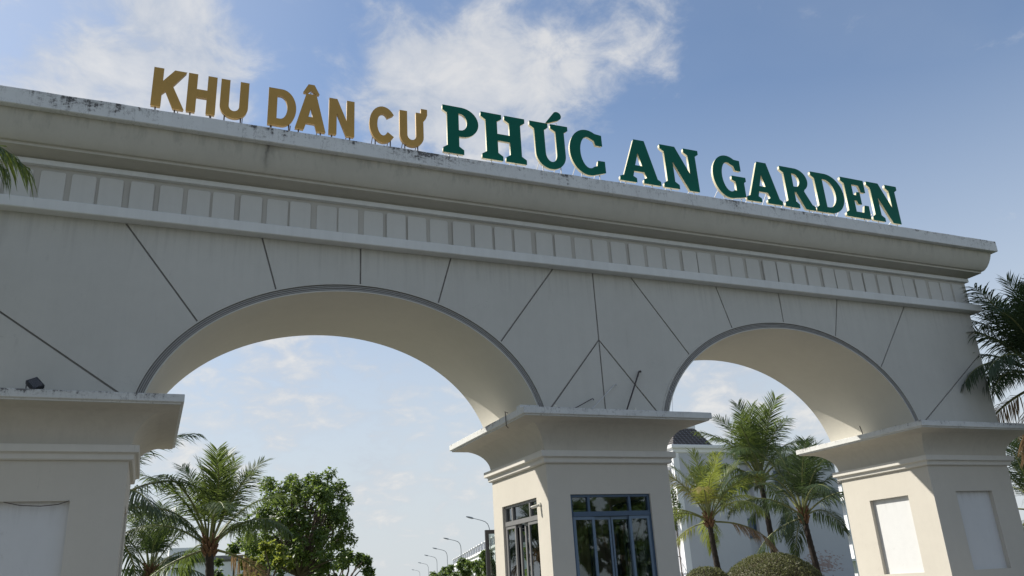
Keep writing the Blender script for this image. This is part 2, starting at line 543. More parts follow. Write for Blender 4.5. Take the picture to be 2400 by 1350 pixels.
ZT = 8.66
h0 = AOUT[0] * math.sqrt(1 - ((CT - AZ) / AOUT[1]) ** 2)
c1, c2 = ACX
PC = (c1 + c2) / 2        # centre of the middle pillar
J1, J2 = 1.71, 3.13       # joint feet from the arch centre
T1, T2 = 2.08, 4.68       # joint tops
PAN = []
for cx in ACX:
    PAN.append(arcseg(cx, cx - J1, cx) + [(cx, ZT), (cx - T1, ZT)])
    PAN.append(arcseg(cx, cx, cx + J1) + [(cx + T1, ZT), (cx, ZT)])
    PAN.append(arcseg(cx, cx - J2, cx - J1) + [(cx - T1, ZT), (cx - T2, ZT)])
    PAN.append(arcseg(cx, cx + J1, cx + J2) + [(cx + T2, ZT), (cx + T1, ZT)])
V = 6.85
ft = h0 - .01
PAN.append([(PC, V), (PC, ZT), (c1 + T2, ZT)] + arcseg(c1, c1 + J2, c1 + ft))
PAN.append([(PC, ZT), (PC, V)] + arcseg(c2, c2 - ft, c2 - J2) + [(c2 - T2, ZT)])
PAN.append([(PC, CT), (PC, V), (c1 + ft, CT)])
PAN.append([(PC, CT), (c2 - ft, CT), (PC, V)])
# the outer joints run up from the arch feet towards the ends of the wall
PAN.append(arcseg(c2, c2 + J2, c2 + ft) + [(GX1 - .9, 6.62), (GX1, 7.28), (GX1, ZT), (c2 + T2, ZT)])
PAN.append([(c2 + ft, CT), (GX1, CT), (GX1, 7.28), (GX1 - .9, 6.62)])
PAN.append(arcseg(c1, c1 - ft, c1 - J2) + [(c1 - T2, ZT), (GX0, ZT), (GX0, 7.10), (-2.76, 6.58)])
PAN.append([(c1 - ft, CT), (-2.76, 6.58), (GX0, 7.10), (GX0, CT)])
for p in PAN:
    b = MB()
    q = inset(p, .017)
    q = [(min(max(x, GX0 + .001), GX1 - .001) if abs(x - GX0) > .05 and abs(x - GX1) > .05 else (GX0 if x < 0 else GX1), z) for x, z in q]
    b.prism(q, GY0, GY0 + .032, back=False)
    b.done('wall_panel', gate, 'wall')

# band above the arches, frieze with its plates, fillet, cornice
RECT = (GX0, GY0, GX1, GY1)
MB().ring(RECT, [(-.02, 8.53), (.235, 8.53), (.25, 8.545), (.25, 8.735), (.235, 8.75), (.03, 8.765)]).done('band_course', gate, 'trimwhite')
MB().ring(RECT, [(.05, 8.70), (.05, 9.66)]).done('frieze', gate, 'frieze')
MB().ring(RECT, [(.05, 9.485), (.135, 9.50), (.14, 9.51), (.14, 9.60), (.10, 9.605)]).done('fillet_course', gate, 'trimwhite')
prof = [(.085, 9.60), (.10, 9.625), (.16, 9.655), (.26, 9.685), (.36, 9.70), (.415, 9.715), (.42, 9.765), (.47, 9.775), (.50, 9.80), (.56, 9.89), (.61, 10.0), (.65, 10.12), (.68, 10.24), (.69, 10.325)]
MB().ring(RECT, prof).done('cornice', gate, 'cornice', smooth=25)
# the fascia in segments so that its edge is a little uneven, as cast concrete is
b = MB()
nseg = 60
for side in range(4):
    pass
b.ring(RECT, [(.65, 10.312), (.815, 10.312), (.83, 10.325), (.832, 10.635), (.82, 10.65), (.5, 10.655)], top=True)
bmesh.ops.subdivide_edges(b.bm, edges=[e for e in b.bm.edges if e.calc_length() > 20], cuts=90)
for v in b.bm.verts:
    if v.co.z > 10.6:
        v.co.z += .012 * pnoise(v.co * 1.7) + .006 * pnoise(v.co * 6)
    v.co.y += .006 * pnoise(v.co * 2.1 + Vector((5, 5, 5)))
b.done('cornice_fascia', gate, 'fascia')

# frieze plates
def plate_mesh(wd, z0, z1, r=.05, t=.032):
    P = []
    for cx, cz, a in ((wd - r, z1 - r, 0), (r, z1 - r, 90), (r, z0 + r, 180), (wd - r, z0 + r, 270)):
        P += [(cx + r * math.cos(R(a + k * 30)), cz + r * math.sin(R(a + k * 30))) for k in range(4)]
    b = MB()
    Q = inset(P, .008)
    P2 = P
    ar = sum(P[i][0] * P[(i + 1) % 16][1] - P[(i + 1) % 16][0] * P[i][1] for i in range(16))
    if ar < 0: P2 = P[::-1]
    rows = [[b.bm.verts.new((x, y, z)) for x, z in L] for L, y in ((P2, 0), (P2, -t + .008), (Q, -t))]
    for A_, B_ in zip(rows, rows[1:]):
        for i in range(16):
            b.bm.faces.new((A_[i], A_[(i + 1) % 16], B_[(i + 1) % 16], B_[i]))
    b.bm.faces.new(rows[-1])
    bmesh.ops.recalc_face_normals(b.bm, faces=b.bm.faces)
    me = bpy.data.meshes.new('frieze_panel')
    b.bm.to_mesh(me)
    b.bm.free()
    me.materials.append(M['panelplate'])
    return me


rp = random.Random(3)
for k in range(50):
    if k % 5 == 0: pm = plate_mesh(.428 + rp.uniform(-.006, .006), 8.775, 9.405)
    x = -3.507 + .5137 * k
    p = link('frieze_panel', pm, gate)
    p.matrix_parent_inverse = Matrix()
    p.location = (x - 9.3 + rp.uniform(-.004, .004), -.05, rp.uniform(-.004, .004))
    p.rotation_euler = (rp.uniform(-.002, .002), rp.uniform(-.004, .004), rp.uniform(-.001, .001))
for k in range(5):   # right end
    p = link('frieze_panel', pm, gate)
    p.matrix_parent_inverse = Matrix()
    p.location = (GX1 + .05 - 9.3, .18 + k * .55, 0)
    p.rotation_euler = (0, 0, R(90))

# ---- pillars
PIL = [(-3.52, -.44), (7.70, 10.78), (18.99, 22.10)]
PY0, PY1 = 16.0, 19.12


def face_frame(b, P0, U, wd, hole, z0, z1, inn, depth, backface):
    """vertical rectangle with a recessed or open rectangle; P0 lower corner at z=0, U along, inn inwards"""
    u0, u1, h0_, h1 = hole
    P = lambda u, z, d=0: tuple(P0 + U * u + inn * d + Vector((0, 0, z)))
    for a, bb, c, d in ((0, u0, z0, z1), (u1, wd, z0, z1), (u0, u1, z0, h0_), (u0, u1, h1, z1)):
        if d - c > .001: b.quad(P(a, c), P(bb, c), P(bb, d), P(a, d))
    b.quad(P(u0, h0_), P(u0, h1), P(u0, h1, depth), P(u0, h0_, depth))
    b.quad(P(u1, h0_), P(u1, h1), P(u1, h1, depth), P(u1, h0_, depth))
    b.quad(P(u0, h0_), P(u1, h0_), P(u1, h0_, depth), P(u0, h0_, depth))
    b.quad(P(u0, h1), P(u1, h1), P(u1, h1, depth), P(u0, h1, depth))
    if backface:
        k = MB()
        k.quad(P(u0, h0_, depth - .002), P(u1, h0_, depth - .002), P(u1, h1, depth - .002), P(u0, h1, depth - .002))
        k.done('inset_panel', gate, 'insetwhite', normals=False)


def box_faces(x0, x1):
    return [(Vector((x0, PY0, 0)), Vector((1, 0, 0)), Vector((0, 1, 0)), x1 - x0),
            (Vector((x0, PY1, 0)), Vector((0, -1, 0)), Vector((1, 0, 0)), PY1 - PY0),
            (Vector((x1, PY0, 0)), Vector((0, 1, 0)), Vector((-1, 0, 0)), PY1 - PY0),
            (Vector((x1, PY1, 0)), Vector((-1, 0, 0)), Vector((0, -1, 0)), x1 - x0)]


for i, (x0, x1) in enumerate(PIL):
    rect = (x0, PY0, x1, PY1)
    b = MB()
    F = box_faces(x0, x1)
    if i != 1:
        holes = [(.84, 2.24, 1.30, 3.31), (.92, 2.29, 1.31, 3.31), (.84, 2.24, 1.30, 3.31), (.84, 2.24, 1.30, 3.31)]
        for (P0, U, inn, wd), h in zip(F, holes):
            face_frame(b, P0, U, wd, h, .12, 4.2, inn, .12, True)
    else:
        # door in front, window on the left, window on the right, window at the back
        holes = [(.53, 2.53, .20, 3.33), (.56, 2.53, 1.0, 3.34), (.56, 2.53, 1.0, 3.34), (.53, 2.53, .9, 3.33)]
        for (P0, U, inn, wd), h in zip(F, holes):
            face_frame(b, P0, U, wd, h, .12, 4.2, inn, .18, False)
    bmesh.ops.remove_doubles(b.bm, verts=b.bm.verts, dist=1e-4)
    b.done('pillar_shaft', gate, 'plaster', normals=(i != 1))
    if i == 1:
        b = MB()
        Fi = box_faces(x0, x1)
        for (P0, U, inn, wd), h in zip(Fi, holes):
            P0i = P0 + inn * .18
            P = lambda u, z: tuple(P0i + U * u + Vector((0, 0, z)))
            for a, bb, c, d in ((.18, h[0], .15, 3.9), (h[1], wd - .18, .15, 3.9), (h[0], h[1], .15, h[2]), (h[0], h[1], h[3], 3.9)):
                if d - c > .01: b.quad(P(a, c), P(bb, c), P(bb, d), P(a, d))
        b.quad((x0, PY0, 3.9), (x1, PY0, 3.9), (x1, PY1, 3.9), (x0, PY1, 3.9))
        b.quad((x0, PY0, .15), (x1, PY0, .15), (x1, PY1, .15), (x0, PY1, .15))
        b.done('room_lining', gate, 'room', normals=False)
    # lower moulding, flared cap, cap slab
    MB().ring(rect, [(-.01, 3.985), (.055, 3.99), (.075, 4.01), (.08, 4.085), (.10, 4.105), (.14, 4.11), (.155, 4.12), (.155, 4.235), (.145, 4.245), (.0, 4.25)]).done('ledge_moulding', gate, 'ledge')
    pr = [(.02, 4.22)] + [(.02 + .70 * (1 - math.cos(R(a))), 4.25 + .60 * math.sin(R(a))) for a in range(0, 91, 6)] + [(.755, 4.853)]
    MB().ring(rect, pr).done('flared_cap', gate, 'plaster', smooth=30)
    b = MB()
    b.ring(rect, [(.70, 4.855), (.76, 4.855), (.765, 4.885), (.80, 4.888), (.81, 4.90), (.81, 5.02), (.80, 5.03), (.4, 5.034)], top=True)
    bmesh.ops.subdivide_edges(b.bm, edges=[e for e in b.bm.edges if e.calc_length() > 3.5], cuts=24)
    for v in b.bm.verts:
        if v.co.z > 5.0: v.co.z += .008 * pnoise(v.co * 2.2 + Vector((i, 0, 0)))
    b.done('cap_slab', gate, 'capedge')
# narrow roof sheet that closes the room in the middle pillar
# low plinths
for x0, x1 in PIL:
    MB().ring((x0, PY0, x1, PY1), [(.06, .02), (.06, .34), (.0, .40)]).done('plinth', gate, 'trimwhite')

# mortar step left on the middle cap
MB().box((6.92, 15.42, 5.03), (7.35, 15.62, 5.11)).done('mortar_step', gate, 'capedge')


# ---- windows and door of the booth
def glazing(kind, P0, U, inn, h, sashes, frame_m, sash_m, glass_m, transom=.36, lights=(.0, .23, .74, 1.0)):
    """kind = part name; sashes = [(u0,u1,track)]"""
    u0, u1, z0, z1 = h
    out_ = -inn
    F = lambda u, d, z: tuple(P0 + U * u + inn * d + Vector((0, 0, z)))
    fw = .055
    d0, d1 = .05, .15
    fr = MB()
    fr.box((u0, d0, z0), (u0 + fw, d1, z1), F)
    fr.box((u1 - fw, d0, z0), (u1, d1, z1), F)
    fr.box((u0 + fw, d0, z1 - fw), (u1 - fw, d1, z1), F)
    fr.box((u0 + fw, d0, z0), (u1 - fw, d1, z0 + fw), F)
    zt = z1 - transom
    fr.box((u0 + fw, d0 - .012, zt - .10), (u1 - fw, d1, zt), F)
    W_ = u1 - u0
    for l in lights[1:-1]:
        fr.box((u0 + W_ * l - .028, d0 + .004, zt), (u0 + W_ * l + .028, d1 - .01, z1 - fw), F)
    f = fr.done(kind, gate, frame_m)
    edges = [u0 + fw] + [u0 + W_ * l for l in lights[1:-1]] + [u1 - fw]
    for a, bb in zip(edges, edges[1:]):
        a2 = a + (.028 if a != edges[0] else 0)
        b2 = bb - (.028 if bb != edges[-1] else 0)
        g = MB()
        g.box((a2, .098, zt), (b2, .104, z1 - fw), F)
        q = g.done('glass_pane', None, glass_m)
        q.parent = f
        q.matrix_parent_inverse = Matrix.Translation(gate.location).inverted() @ Matrix()
        q.matrix_parent_inverse = Matrix()
    for a, bb, tr in sashes:
        s = MB()
        da = d0 + .004 + tr * .05
        db = da + .045
        sw = .062
        zb, ztp = z0 + .06, zt - .105
        s.box((u0 + a, da, zb), (u0 + a + sw, db, ztp), F)
        s.box((u0 + bb - sw, da, zb), (u0 + bb, db, ztp), F)
        s.box((u0 + a + sw, da, ztp - sw), (u0 + bb - sw, db, ztp), F)
        s.box((u0 + a + sw, da, zb), (u0 + bb - sw, db, zb + sw), F)
        q = s.done('sash', None, sash_m)
        q.parent = f
        q.matrix_parent_inverse = Matrix()
        g = MB()
        g.box((u0 + a + sw, (da + db) / 2 - .003, zb + sw), (u0 + bb - sw, (da + db) / 2 + .003, ztp - sw), F)
        q = g.done('glass_pane', None, glass_m)
        q.parent = f
        q.matrix_parent_inverse = Matrix()
    return f


x0, x1 = PIL[1]
F = box_faces(x0, x1)
holes = [(.53, 2.53, .20, 3.33), (.56, 2.53, 1.0, 3.34), (.56, 2.53, 1.0, 3.34), (.53, 2.53, .9, 3.33)]
glazing('sliding_door', F[0][0], F[0][1], F[0][2], holes[0], [(.05, .57, 0), (.50, 1.0, 1), (.98, 1.50, 1), (1.43, 1.95, 0)], 'alu_blue', 'alu_lite', 'glass')
glazing('side_window', F[1][0], F[1][1], F[1][2], holes[1], [(.05, .62, 0), (.50, .78, 1), (1.02, 1.45, 1), (1.33, 1.92, 0)], 'alu_grey', 'alu_grey', 'glass_side')
glazing('rear_window', F[3][0], F[3][1], F[3][2], holes[3], [(.05, .55, 0), (.50, 1.0, 1), (1.45, 1.95, 0)], 'alu_blue', 'alu_blue', 'glass')
glazing('far_side_window', F[2][0], F[2][1], F[2][2], holes[2], [(.05, .55, 0), (.50, 1.0, 1), (.97, 1.47, 1), (1.42, 1.92, 0)], 'alu_blue', 'alu_blue', 'glass')
# open rear door leaf that sticks out past the left edge of the booth
F = lambda u, d, z: (7.53 + u, 19.28 + d, z)
b = MB()
for a, c in (((0, 0, .2), (.085, .06, 2.88)), ((.78, 0, .2), (.865, .06, 2.88)), ((.085, 0, 2.79), (.78, .06, 2.88)), ((.085, 0, .2), (.78, .06, .30)), ((.085, .0, 1.2), (.78, .06, 1.26))):
    b.box(a, c, F)
leafd = b.done('open_door_leaf', gate, 'dark_steel')
b = MB().box((.085, .027, .3), (.78, .033, 2.79), F)
q = b.done('glass_pane', None, 'glass')
q.parent = leafd
q.matrix_parent_inverse = Matrix()

# curtain inside the booth
b = MB()
n = 40
rows = [[b.bm.verts.new((8.62 + .55 * i / n, 17.1 + .035 * math.sin(i * 1.9), z)) for i in range(n + 1)] for z in (.9, 3.0)]
for i in range(n): b.bm.faces.new((rows[0][i], rows[0][i + 1], rows[1][i + 1], rows[1][i]))
tag(b.done('curtain', None, 'curtain', smooth=60, normals=False), 'pale beige curtain hanging behind the sliding door of the booth', 'curtain')

# ------------------------------------------------------------------ letters
YL = 15.35
ZB = 10.84


def G_gold():
    A = bezarc
    s = .172
    G = {}
    G['K'] = ([[(0, 0), (s, 0), (s, .30), (.243, .385), (.405, 0), (.60, 0), (.362, .51), (.60, .88), (.385, .88), (s, .575), (s, .88), (0, .88)]], None)
    G['H'] = ([[(0, 0), (.165, 0), (.165, .36), (.375, .36), (.375, 0), (.54, 0), (.54, .88), (.375, .88), (.375, .53), (.165, .53), (.165, .88), (0, .88)]], None)
    U = [(0, .88)] + A(.27, .27, .27, .27, 180, 360, 20) + [(.54, .88), (.378, .88)] + A(.27, .28, .108, .125, 0, -180, 14) + [(.162, .88)]
    G['U'] = ([U], None)
    G['D'] = ([[(0, 0), (.27, 0)] + A(.27, .44, .295, .44, -88, 88, 20) + [(.27, .88), (0, .88)], [(.17, .155), (.25, .155)] + A(.25, .44, .145, .285, -85, 85, 14) + [(.25, .725), (.17, .725)]], None)
    G['A^'] = ([[(0, 0), (.175, 0), (.222, .17), (.408, .17), (.455, 0), (.63, 0), (.418, .88), (.212, .88)], [(.262, .315), (.368, .315), (.315, .58)]],
               [(.135, .905), (.225, .905), (.31, .995), (.395, .905), (.49, .905), (.375, 1.13), (.245, 1.13)])
    G['N'] = ([[(0, 0), (.155, 0), (.155, .57), (.375, 0), (.54, 0), (.54, .88), (.385, .88), (.385, .33), (.165, .88), (0, .88)]], None)
    G['C'] = ([A(.30, .44, .30, .455, 38, 322, 26) + [(.412, .255)] + A(.30, .44, .135, .285, 318, 42, 18) + [(.405, .63)]], None)
    G['U+'] = ([[(0, .88)] + A(.27, .27, .27, .27, 180, 360, 20) + [(.54, .68), (.60, .76), (.635, .86), (.635, 1.0), (.50, 1.0), (.50, .88), (.378, .88)] + A(.27, .28, .108, .125, 0, -180, 14) + [(.162, .88)]], None)
    return G


def G_green():
    A = bezarc
    G = {}
    G['P'] = ([[(0, 0), (.5, 0), (.5, .11), (.385, .19), (.385, .46), (.46, .46)] + A(.46, .845, .41, .385, -88, 88, 18) + [(.46, 1.23), (0, 1.23), (0, 1.11), (.11, 1.04), (.11, .19), (0, .11)],
               [(.385, .62), (.43, .62)] + A(.43, .845, .165, .225, -86, 86, 12) + [(.43, 1.07), (.385, 1.07)]], None)
    G['H'] = ([[(0, 0), (.52, 0), (.52, .11), (.40, .19), (.40, .53), (.72, .53), (.72, .19), (.60, .11), (.60, 0), (1.12, 0), (1.12, .11), (1.0, .19), (1.0, 1.04), (1.12, 1.12),
                (1.12, 1.23), (.60, 1.23), (.60, 1.12), (.72, 1.04), (.72, .70), (.40, .70), (.40, 1.04), (.52, 1.12), (.52, 1.23), (0, 1.23), (0, 1.12), (.12, 1.04), (.12, .19), (0, .11)]], None)
    G['U^'] = ([[(0, 1.12), (.12, 1.04)] + A(.515, .40, .395, .41, 180, 360, 22) + [(.91, 1.04), (1.02, 1.12), (1.02, 1.23), (.56, 1.23), (.56, 1.12), (.69, 1.04)] + A(.53, .42, .155, .24, 0, -180, 14) + [(.375, 1.04), (.48, 1.12), (.48, 1.23), (0, 1.23)]],
               [(.44, 1.26), (.50, 1.255), (.78, 1.37)] + A(.765, 1.50, .115, .115, -45, 135, 10))
    G['C'] = ([A(.50, .615, .50, .63, 62, 290, 26) + [(.95, .11), (.95, .42), (.76, .42), (.735, .27)] + A(.52, .615, .235, .44, 300, 68, 18) + [(.70, .98), (.74, .85), (.92, .85), (.92, 1.15)]], None)
    G['A'] = ([[(0, 0), (.48, 0), (.48, .11), (.385, .16), (.43, .32), (.735, .32), (.79, .16), (.69, .11), (.69, 0), (1.19, 0), (1.19, .11), (1.10, .16), (.825, 1.23), (.515, 1.23), (.12, .16), (0, .11)],
               [(.475, .48), (.69, .48), (.60, .87)]], None)
    G['N'] = ([[(0, 0), (.46, 0), (.46, .11), (.34, .19), (.34, .80), (.77, 0), (1.07, 0), (1.07, 1.04), (1.18, 1.12), (1.18, 1.23), (.73, 1.23), (.73, 1.12), (.85, 1.04), (.85, .47), (.46, 1.23),
                (0, 1.23), (0, 1.12), (.12, 1.04), (.12, .19), (0, .11)]], None)
    G['G'] = ([A(.50, .615, .50, .63, 60, 285, 26) + [(.98, .07), (.98, .50), (1.05, .545), (1.05, .66), (.60, .66), (.60, .545), (.71, .50), (.71, .22)] + A(.52, .615, .235, .44, 300, 66, 18) + [(.72, .97), (.76, .84), (.93, .84), (.93, 1.15)]], None)
    G['R'] = ([[(0, 0), (.49, 0), (.49, .11), (.385, .19), (.385, .49), (.46, .49), (.71, 0), (1.05, 0), (1.05, .11), (.95, .16), (.735, .545)] + A(.52, .88, .40, .35, -52, 88, 16) + [(.52, 1.23), (0, 1.23), (0, 1.12), (.12, 1.04), (.12, .19), (0, .11)],
               [(.385, .65), (.48, .65)] + A(.48, .86, .155, .205, -86, 86, 12) + [(.48, 1.065), (.385, 1.065)]], None)
    G['D'] = ([[(0, 0), (.50, 0)] + A(.50, .615, .60, .615, -88, 88, 24) + [(.50, 1.23), (0, 1.23), (0, 1.12), (.12, 1.04), (.12, .19), (0, .11)],
               [(.39, .17), (.47, .17)] + A(.47, .615, .34, .445, -86, 86, 16) + [(.47, 1.06), (.39, 1.06)]], None)
    G['E'] = ([[(0, 0), (.90, 0), (.90, .42), (.75, .42), (.68, .18), (.385, .18), (.385, .545), (.50, .545), (.53, .44), (.65, .44), (.65, .82), (.53, .82), (.50, .71), (.385, .71), (.385, 1.05), (.66, 1.05),
                (.72, .84), (.87, .84), (.87, 1.23), (0, 1.23), (0, 1.12), (.12, 1.04), (.12, .19), (0, .11)]], None)
    return G


def flat_curve(contours, depth, offset):
    cu = bpy.data.curves.new('c', 'CURVE')
    cu.dimensions = '2D'
    cu.fill_mode = 'BOTH'
    cu.extrude = depth / 2
    cu.offset = offset
    for c in contours:
        sp = cu.splines.new('POLY')
        sp.points.add(len(c) - 1)
        for p, (x, z) in zip(sp.points, c): p.co = (x, z, 0, 1)
        sp.use_cyclic_u = True
    tmp = bpy.data.objects.new('tmp', cu)
    me = bpy.data.meshes.new_from_object(tmp)
    bpy.data.objects.remove(tmp)
    bpy.data.curves.remove(cu)
    me.transform(Matrix.Rotation(R(90), 4, 'X'))
    return me


rl = random.Random(11)


def bottoms(cont, wd, zb=.0):
    """x positions where the letter reaches lowest, for its legs"""
    xs = sorted({round(x, 2) for x, z in cont[0] if z < .06})
    return xs


def letter(key, glyphs, x, face, side, label, group, wm, legs, braces):
    cont, acc = glyphs[key]
    root = empty('sign_letter', (x, YL, 10.645), label, 'sign letter', group)
    root.rotation_euler = (rl.uniform(-.006, .006), rl.uniform(-.006, .006), 0)
    D = .076
    fo = .007 if face == 'gold' else .003
    zb = ZB - 10.645
    def put(nm, me, m, y):
        me.materials.clear(); me.materials.append(M[m])
        o = bpy.data.objects.new(nm, me)
        C.objects.link(o)
        o.parent = root
        o.location = (0, y, zb)
        return o
    put('letter_face', flat_curve(cont, .012, fo), face, 0)
    put('letter_return', flat_curve(cont, D, fo - .007), side, .006 + D / 2)
    if acc:
        a = put('accent_mark', flat_curve([acc], .012, 0), face, 0)
        a2 = put('accent_return', flat_curve([acc], D, -.006), side, .006 + D / 2)
        ax = sum(p[0] for p in acc) / len(acc)
        az = min(p[1] for p in acc)
        b = MB().tube([(ax - .02, .05, zb + az - .12), (ax, .05, zb + az + .06)], .012, 6)
        b.done('accent_bracket', None, 'steel', loc=(0, 0, 0)).parent = root
    for lx, lz in legs:
        b = MB().tube([(lx, .06, 0), (lx, .06, zb + lz + .03)], .015, 6)
        b.done('leg', None, wm, loc=(0, 0, 0)).parent = root
        b = MB().tube([(lx, .055, zb + lz + .012), (lx, .085, zb + lz + .012)], .018, 6)
    for lx, lz, back in braces:
        b = MB().tube([(lx, .11, zb + lz), (lx + .01, .11 + back, 0)], .010, 6)
        b.done('brace', None, wm, loc=(0, 0, 0)).parent = root
    return root


GG, GR = G_gold(), G_green()
gg = 'gold sans serif letters standing on the gate cornice'
for key, x, lab, legs, br in [
        ('K', -.71, 'gold capital K, first letter of the first word on the gate cornice', [(.085, 0), (.44, 0)], [(.50, .05, .3)]),
        ('H', -.06, 'gold capital H between the gold K and the plain gold U', [(.08, 0), (.46, 0)], [(.48, .1, .35)]),
        ('U', .57, 'gold capital U without any accent, last letter of the first word', [(.10, .08), (.42, .08)], [(.46, .15, .4)]),
        ('D', 1.52, 'gold capital D with one closed bowl, left of the accented gold A', [(.07, 0), (.44, .05)], [(.10, .1, .3), (.48, .1, .4)]),
        ('A^', 2.08, 'gold capital A under a small roof shaped circumflex', [(.08, 0), (.54, 0)], [(.10, .1, .35), (.50, .35, .5)]),
        ('N', 2.79, 'gold capital N right of the gold A with circumflex', [(.07, 0), (.46, 0)], [(.10, .1, .4), (.40, .1, .4)]),
        ('C', 3.67, 'gold round capital C beginning the third gold word', [(.14, .08), (.48, .08)], [(.10, .2, .45), (.44, .1, .4)]),
        ('U+', 4.36, 'gold capital U with a horn at its right arm, next to the green P', [(.12, .08), (.42, .08)], [(.10, .2, .45), (.40, .1, .4)])]:
    letter(key, GG, x, 'gold', 'gold_side', lab, gg, 'rust', legs, br)
gr = 'green slab serif letters standing on the gate cornice'
for key, x, sx, lab, legs, br in [
        ('P', 5.36, 1, 'green capital P, first and leftmost of the green letters', [(.15, 0), (.36, 0)], [(.10, .1, .4), (.2, .5, .5)]),
        ('H', 6.31, 1, 'green capital H between the green P and the accented U', [(.24, 0), (.86, 0)], [(.15, .1, .45), (.75, .1, .45)]),
        ('U^', 7.58, 1, 'green capital U with an acute accent above it', [(.30, .10), (.78, .10)], [(.25, .25, .55), (.68, .15, .5)]),
        ('C', 8.62, 1, 'green capital C right of the accented green U', [(.30, .08), (.80, .03)], [(.20, .3, .6), (.72, .1, .5)]),
        ('A', 9.97, 1, 'green capital A of the short two letter word AN', [(.18, 0), (.95, 0)], [(.12, .1, .5), (.85, .2, .5)]),
        ('N', 11.26, 1, 'green capital N of the short two letter word AN', [(.22, 0), (.92, 0)], [(.15, .1, .5), (.85, .1, .5)]),
        ('G', 12.84, 1, 'green capital G that begins the last and longest word', [(.30, .08), (.86, .0)], [(.22, .3, .7), (.70, .15, .5)]),
        ('A', 13.86, 1, 'green capital A between the green G and the green R', [(.18, 0), (.95, 0)], [(.10, .1, .5), (.86, .5, .7)]),
        ('R', 15.15, 1, 'green capital R between the green A and the green D', [(.22, 0), (.85, 0)], [(.12, .25, .7), (.55, .3, .6)]),
        ('D', 16.25, 1, 'green capital D between the green R and the green E', [(.22, 0), (.65, .02)], [(.12, .25, .6), (.60, .1, .5)]),
        ('E', 17.33, 1, 'green capital E between the green D and the final green N', [(.22, 0), (.70, 0)], [(.08, .5, .8), (.5, .1, .5)]),
        ('N', 18.33, 1, 'green capital N, last letter at the right end of the sign', [(.22, 0), (.95, 0)], [(.10, .25, .6), (.80, .1, .5)])]:
    letter(key, GR, x, 'green', 'cream_side', lab, gr, 'steel', legs, br)

# ------------------------------------------------------------------ small things on the gate
# flood light on the left cap
def floodlight(loc, rz, tilt, label, s=1.0, roll=0):
    root = empty('flood_light', loc, label, 'flood light', 'flood lights on the pillar caps')
    root.rotation_euler = (0, 0, rz)
    T = Matrix.Rotation(roll, 4, 'Y') @ Matrix.Rotation(tilt, 4, 'X') @ Matrix.Scale(s, 4)
    F = lambda x, y, z: tuple(T @ Vector((x, y, z)) + Vector((0, 0, .17 * s)))
    MB().box((-.10, -.035, -.12), (.10, .045, .12), F).done('housing', None, 'black_plastic', loc=(0, 0, 0)).parent = root
    b = MB()
    for k in range(6): b.box((-.09 + k * .034, .045, -.10), (-.08 + k * .034, .07, .10), F)
    b.done('cooling_fins', None, 'black_plastic', loc=(0, 0, 0)).parent = root
    MB().box((-.085, -.039, -.105), (.085, -.036, .105), F).done('lens', None, 'glass', loc=(0, 0, 0)).parent = root
    b = MB()
    b.tube([(-.14 * s, 0, .17 * s), (-.14 * s, 0, .02), (-.05 * s, 0, .01), (.05 * s, 0, .01), (.14 * s, 0, .02), (.14 * s, 0, .17 * s)], .010, 6)
    b.done('bracket', None, 'dark_steel', loc=(0, 0, 0)).parent = root


p = at(80, 915, 15.55)
floodlight((p.x, 15.55, 5.035), R(28), R(-38), 'small black flood light tilted on the left pillar cap', .95, R(-28))
p = at(2106, 996, 15.9)
floodlight((at(2106, 996, 16.6).x, 16.6, 5.035), R(-65), R(-35), 'small dark flood light on the right pillar cap under the arch', .9)

for nm, a, bb, r, lab, mm in [
        ('steel_rod', (8.12, 15.75, 5.035), (8.93, 15.93, 5.42), .010, 'thin dark rod leaning low at the left on the middle pillar cap', 'rust'),
        ('steel_rod', (8.62, 15.6, 5.035), (9.58, 15.95, 5.79), .012, 'grey rod leaning to the right between two darker rods on the middle cap', 'steel'),
        ('steel_rod', (9.62, 15.7, 5.035), (10.28, 15.96, 6.14), .019, 'thick black rod leaning steeply against the wall above the middle cap', 'rust')]:
    b = MB()
    a, bb = Vector(a), Vector(bb)
    d = (bb - a).normalized()
    b.tube([a, (a + bb) / 2 + Vector((0, .01, -.012)), bb, bb + Vector((.03, 0, .005)), bb + Vector((.045, 0, -.03))], r, 6)
    tag(b.done(nm, None, mm), lab, 'steel rod', 'rods left on the middle pillar cap')
for x, lab in ((7.83, 'short pale pipe stub at the left on the middle pillar cap'), (9.83, 'short pale pipe stub at the right of the rods on the middle cap')):
    b = MB().tube([(x, 15.6, 5.03), (x, 15.6, 5.17), (x, 15.6, 5.17)], .026, 10)
    b.tube([(x, 15.6, 5.10), (x, 15.6, 5.125)], .034, 10)
    tag(b.done('pipe_stub', None, 'white_plastic', smooth=40), lab, 'pipe', 'pipe stubs on the middle pillar cap')
tag(MB().tube([(11.0, 15.85, 5.03), (11.0, 15.85, 5.16)], .012, 6).tube([(11.0, 15.85, 5.16), (11.02, 15.86, 5.3), (11.06, 15.87, 5.5), (11.03, 15.9, 5.7), (10.97, 15.93, 5.85)], .004, 5).done('loose_wire', None, 'steel'), 'thin wire curling up from the right end of the middle cap', 'wire')
tag(MB().tube([(6.93 - .03, 16.05, 5.06), (6.85, 16.08, 5.10), (6.865, 16.1, 4.95), (6.88, 16.12, 4.80), (6.93, 16.13, 4.75)], .010, 6).done('loose_wire', None, 'rust'), 'short black cable hooked over the left edge of the middle cap', 'wire')
tag(MB().tube([(18.3, 17.3, 5.03), (18.3, 17.32, 5.16), (18.24, 17.3, 5.28)], .012, 6).done('loose_wire', None, 'rust'), 'short bent wire end standing on the right pillar cap', 'wire')

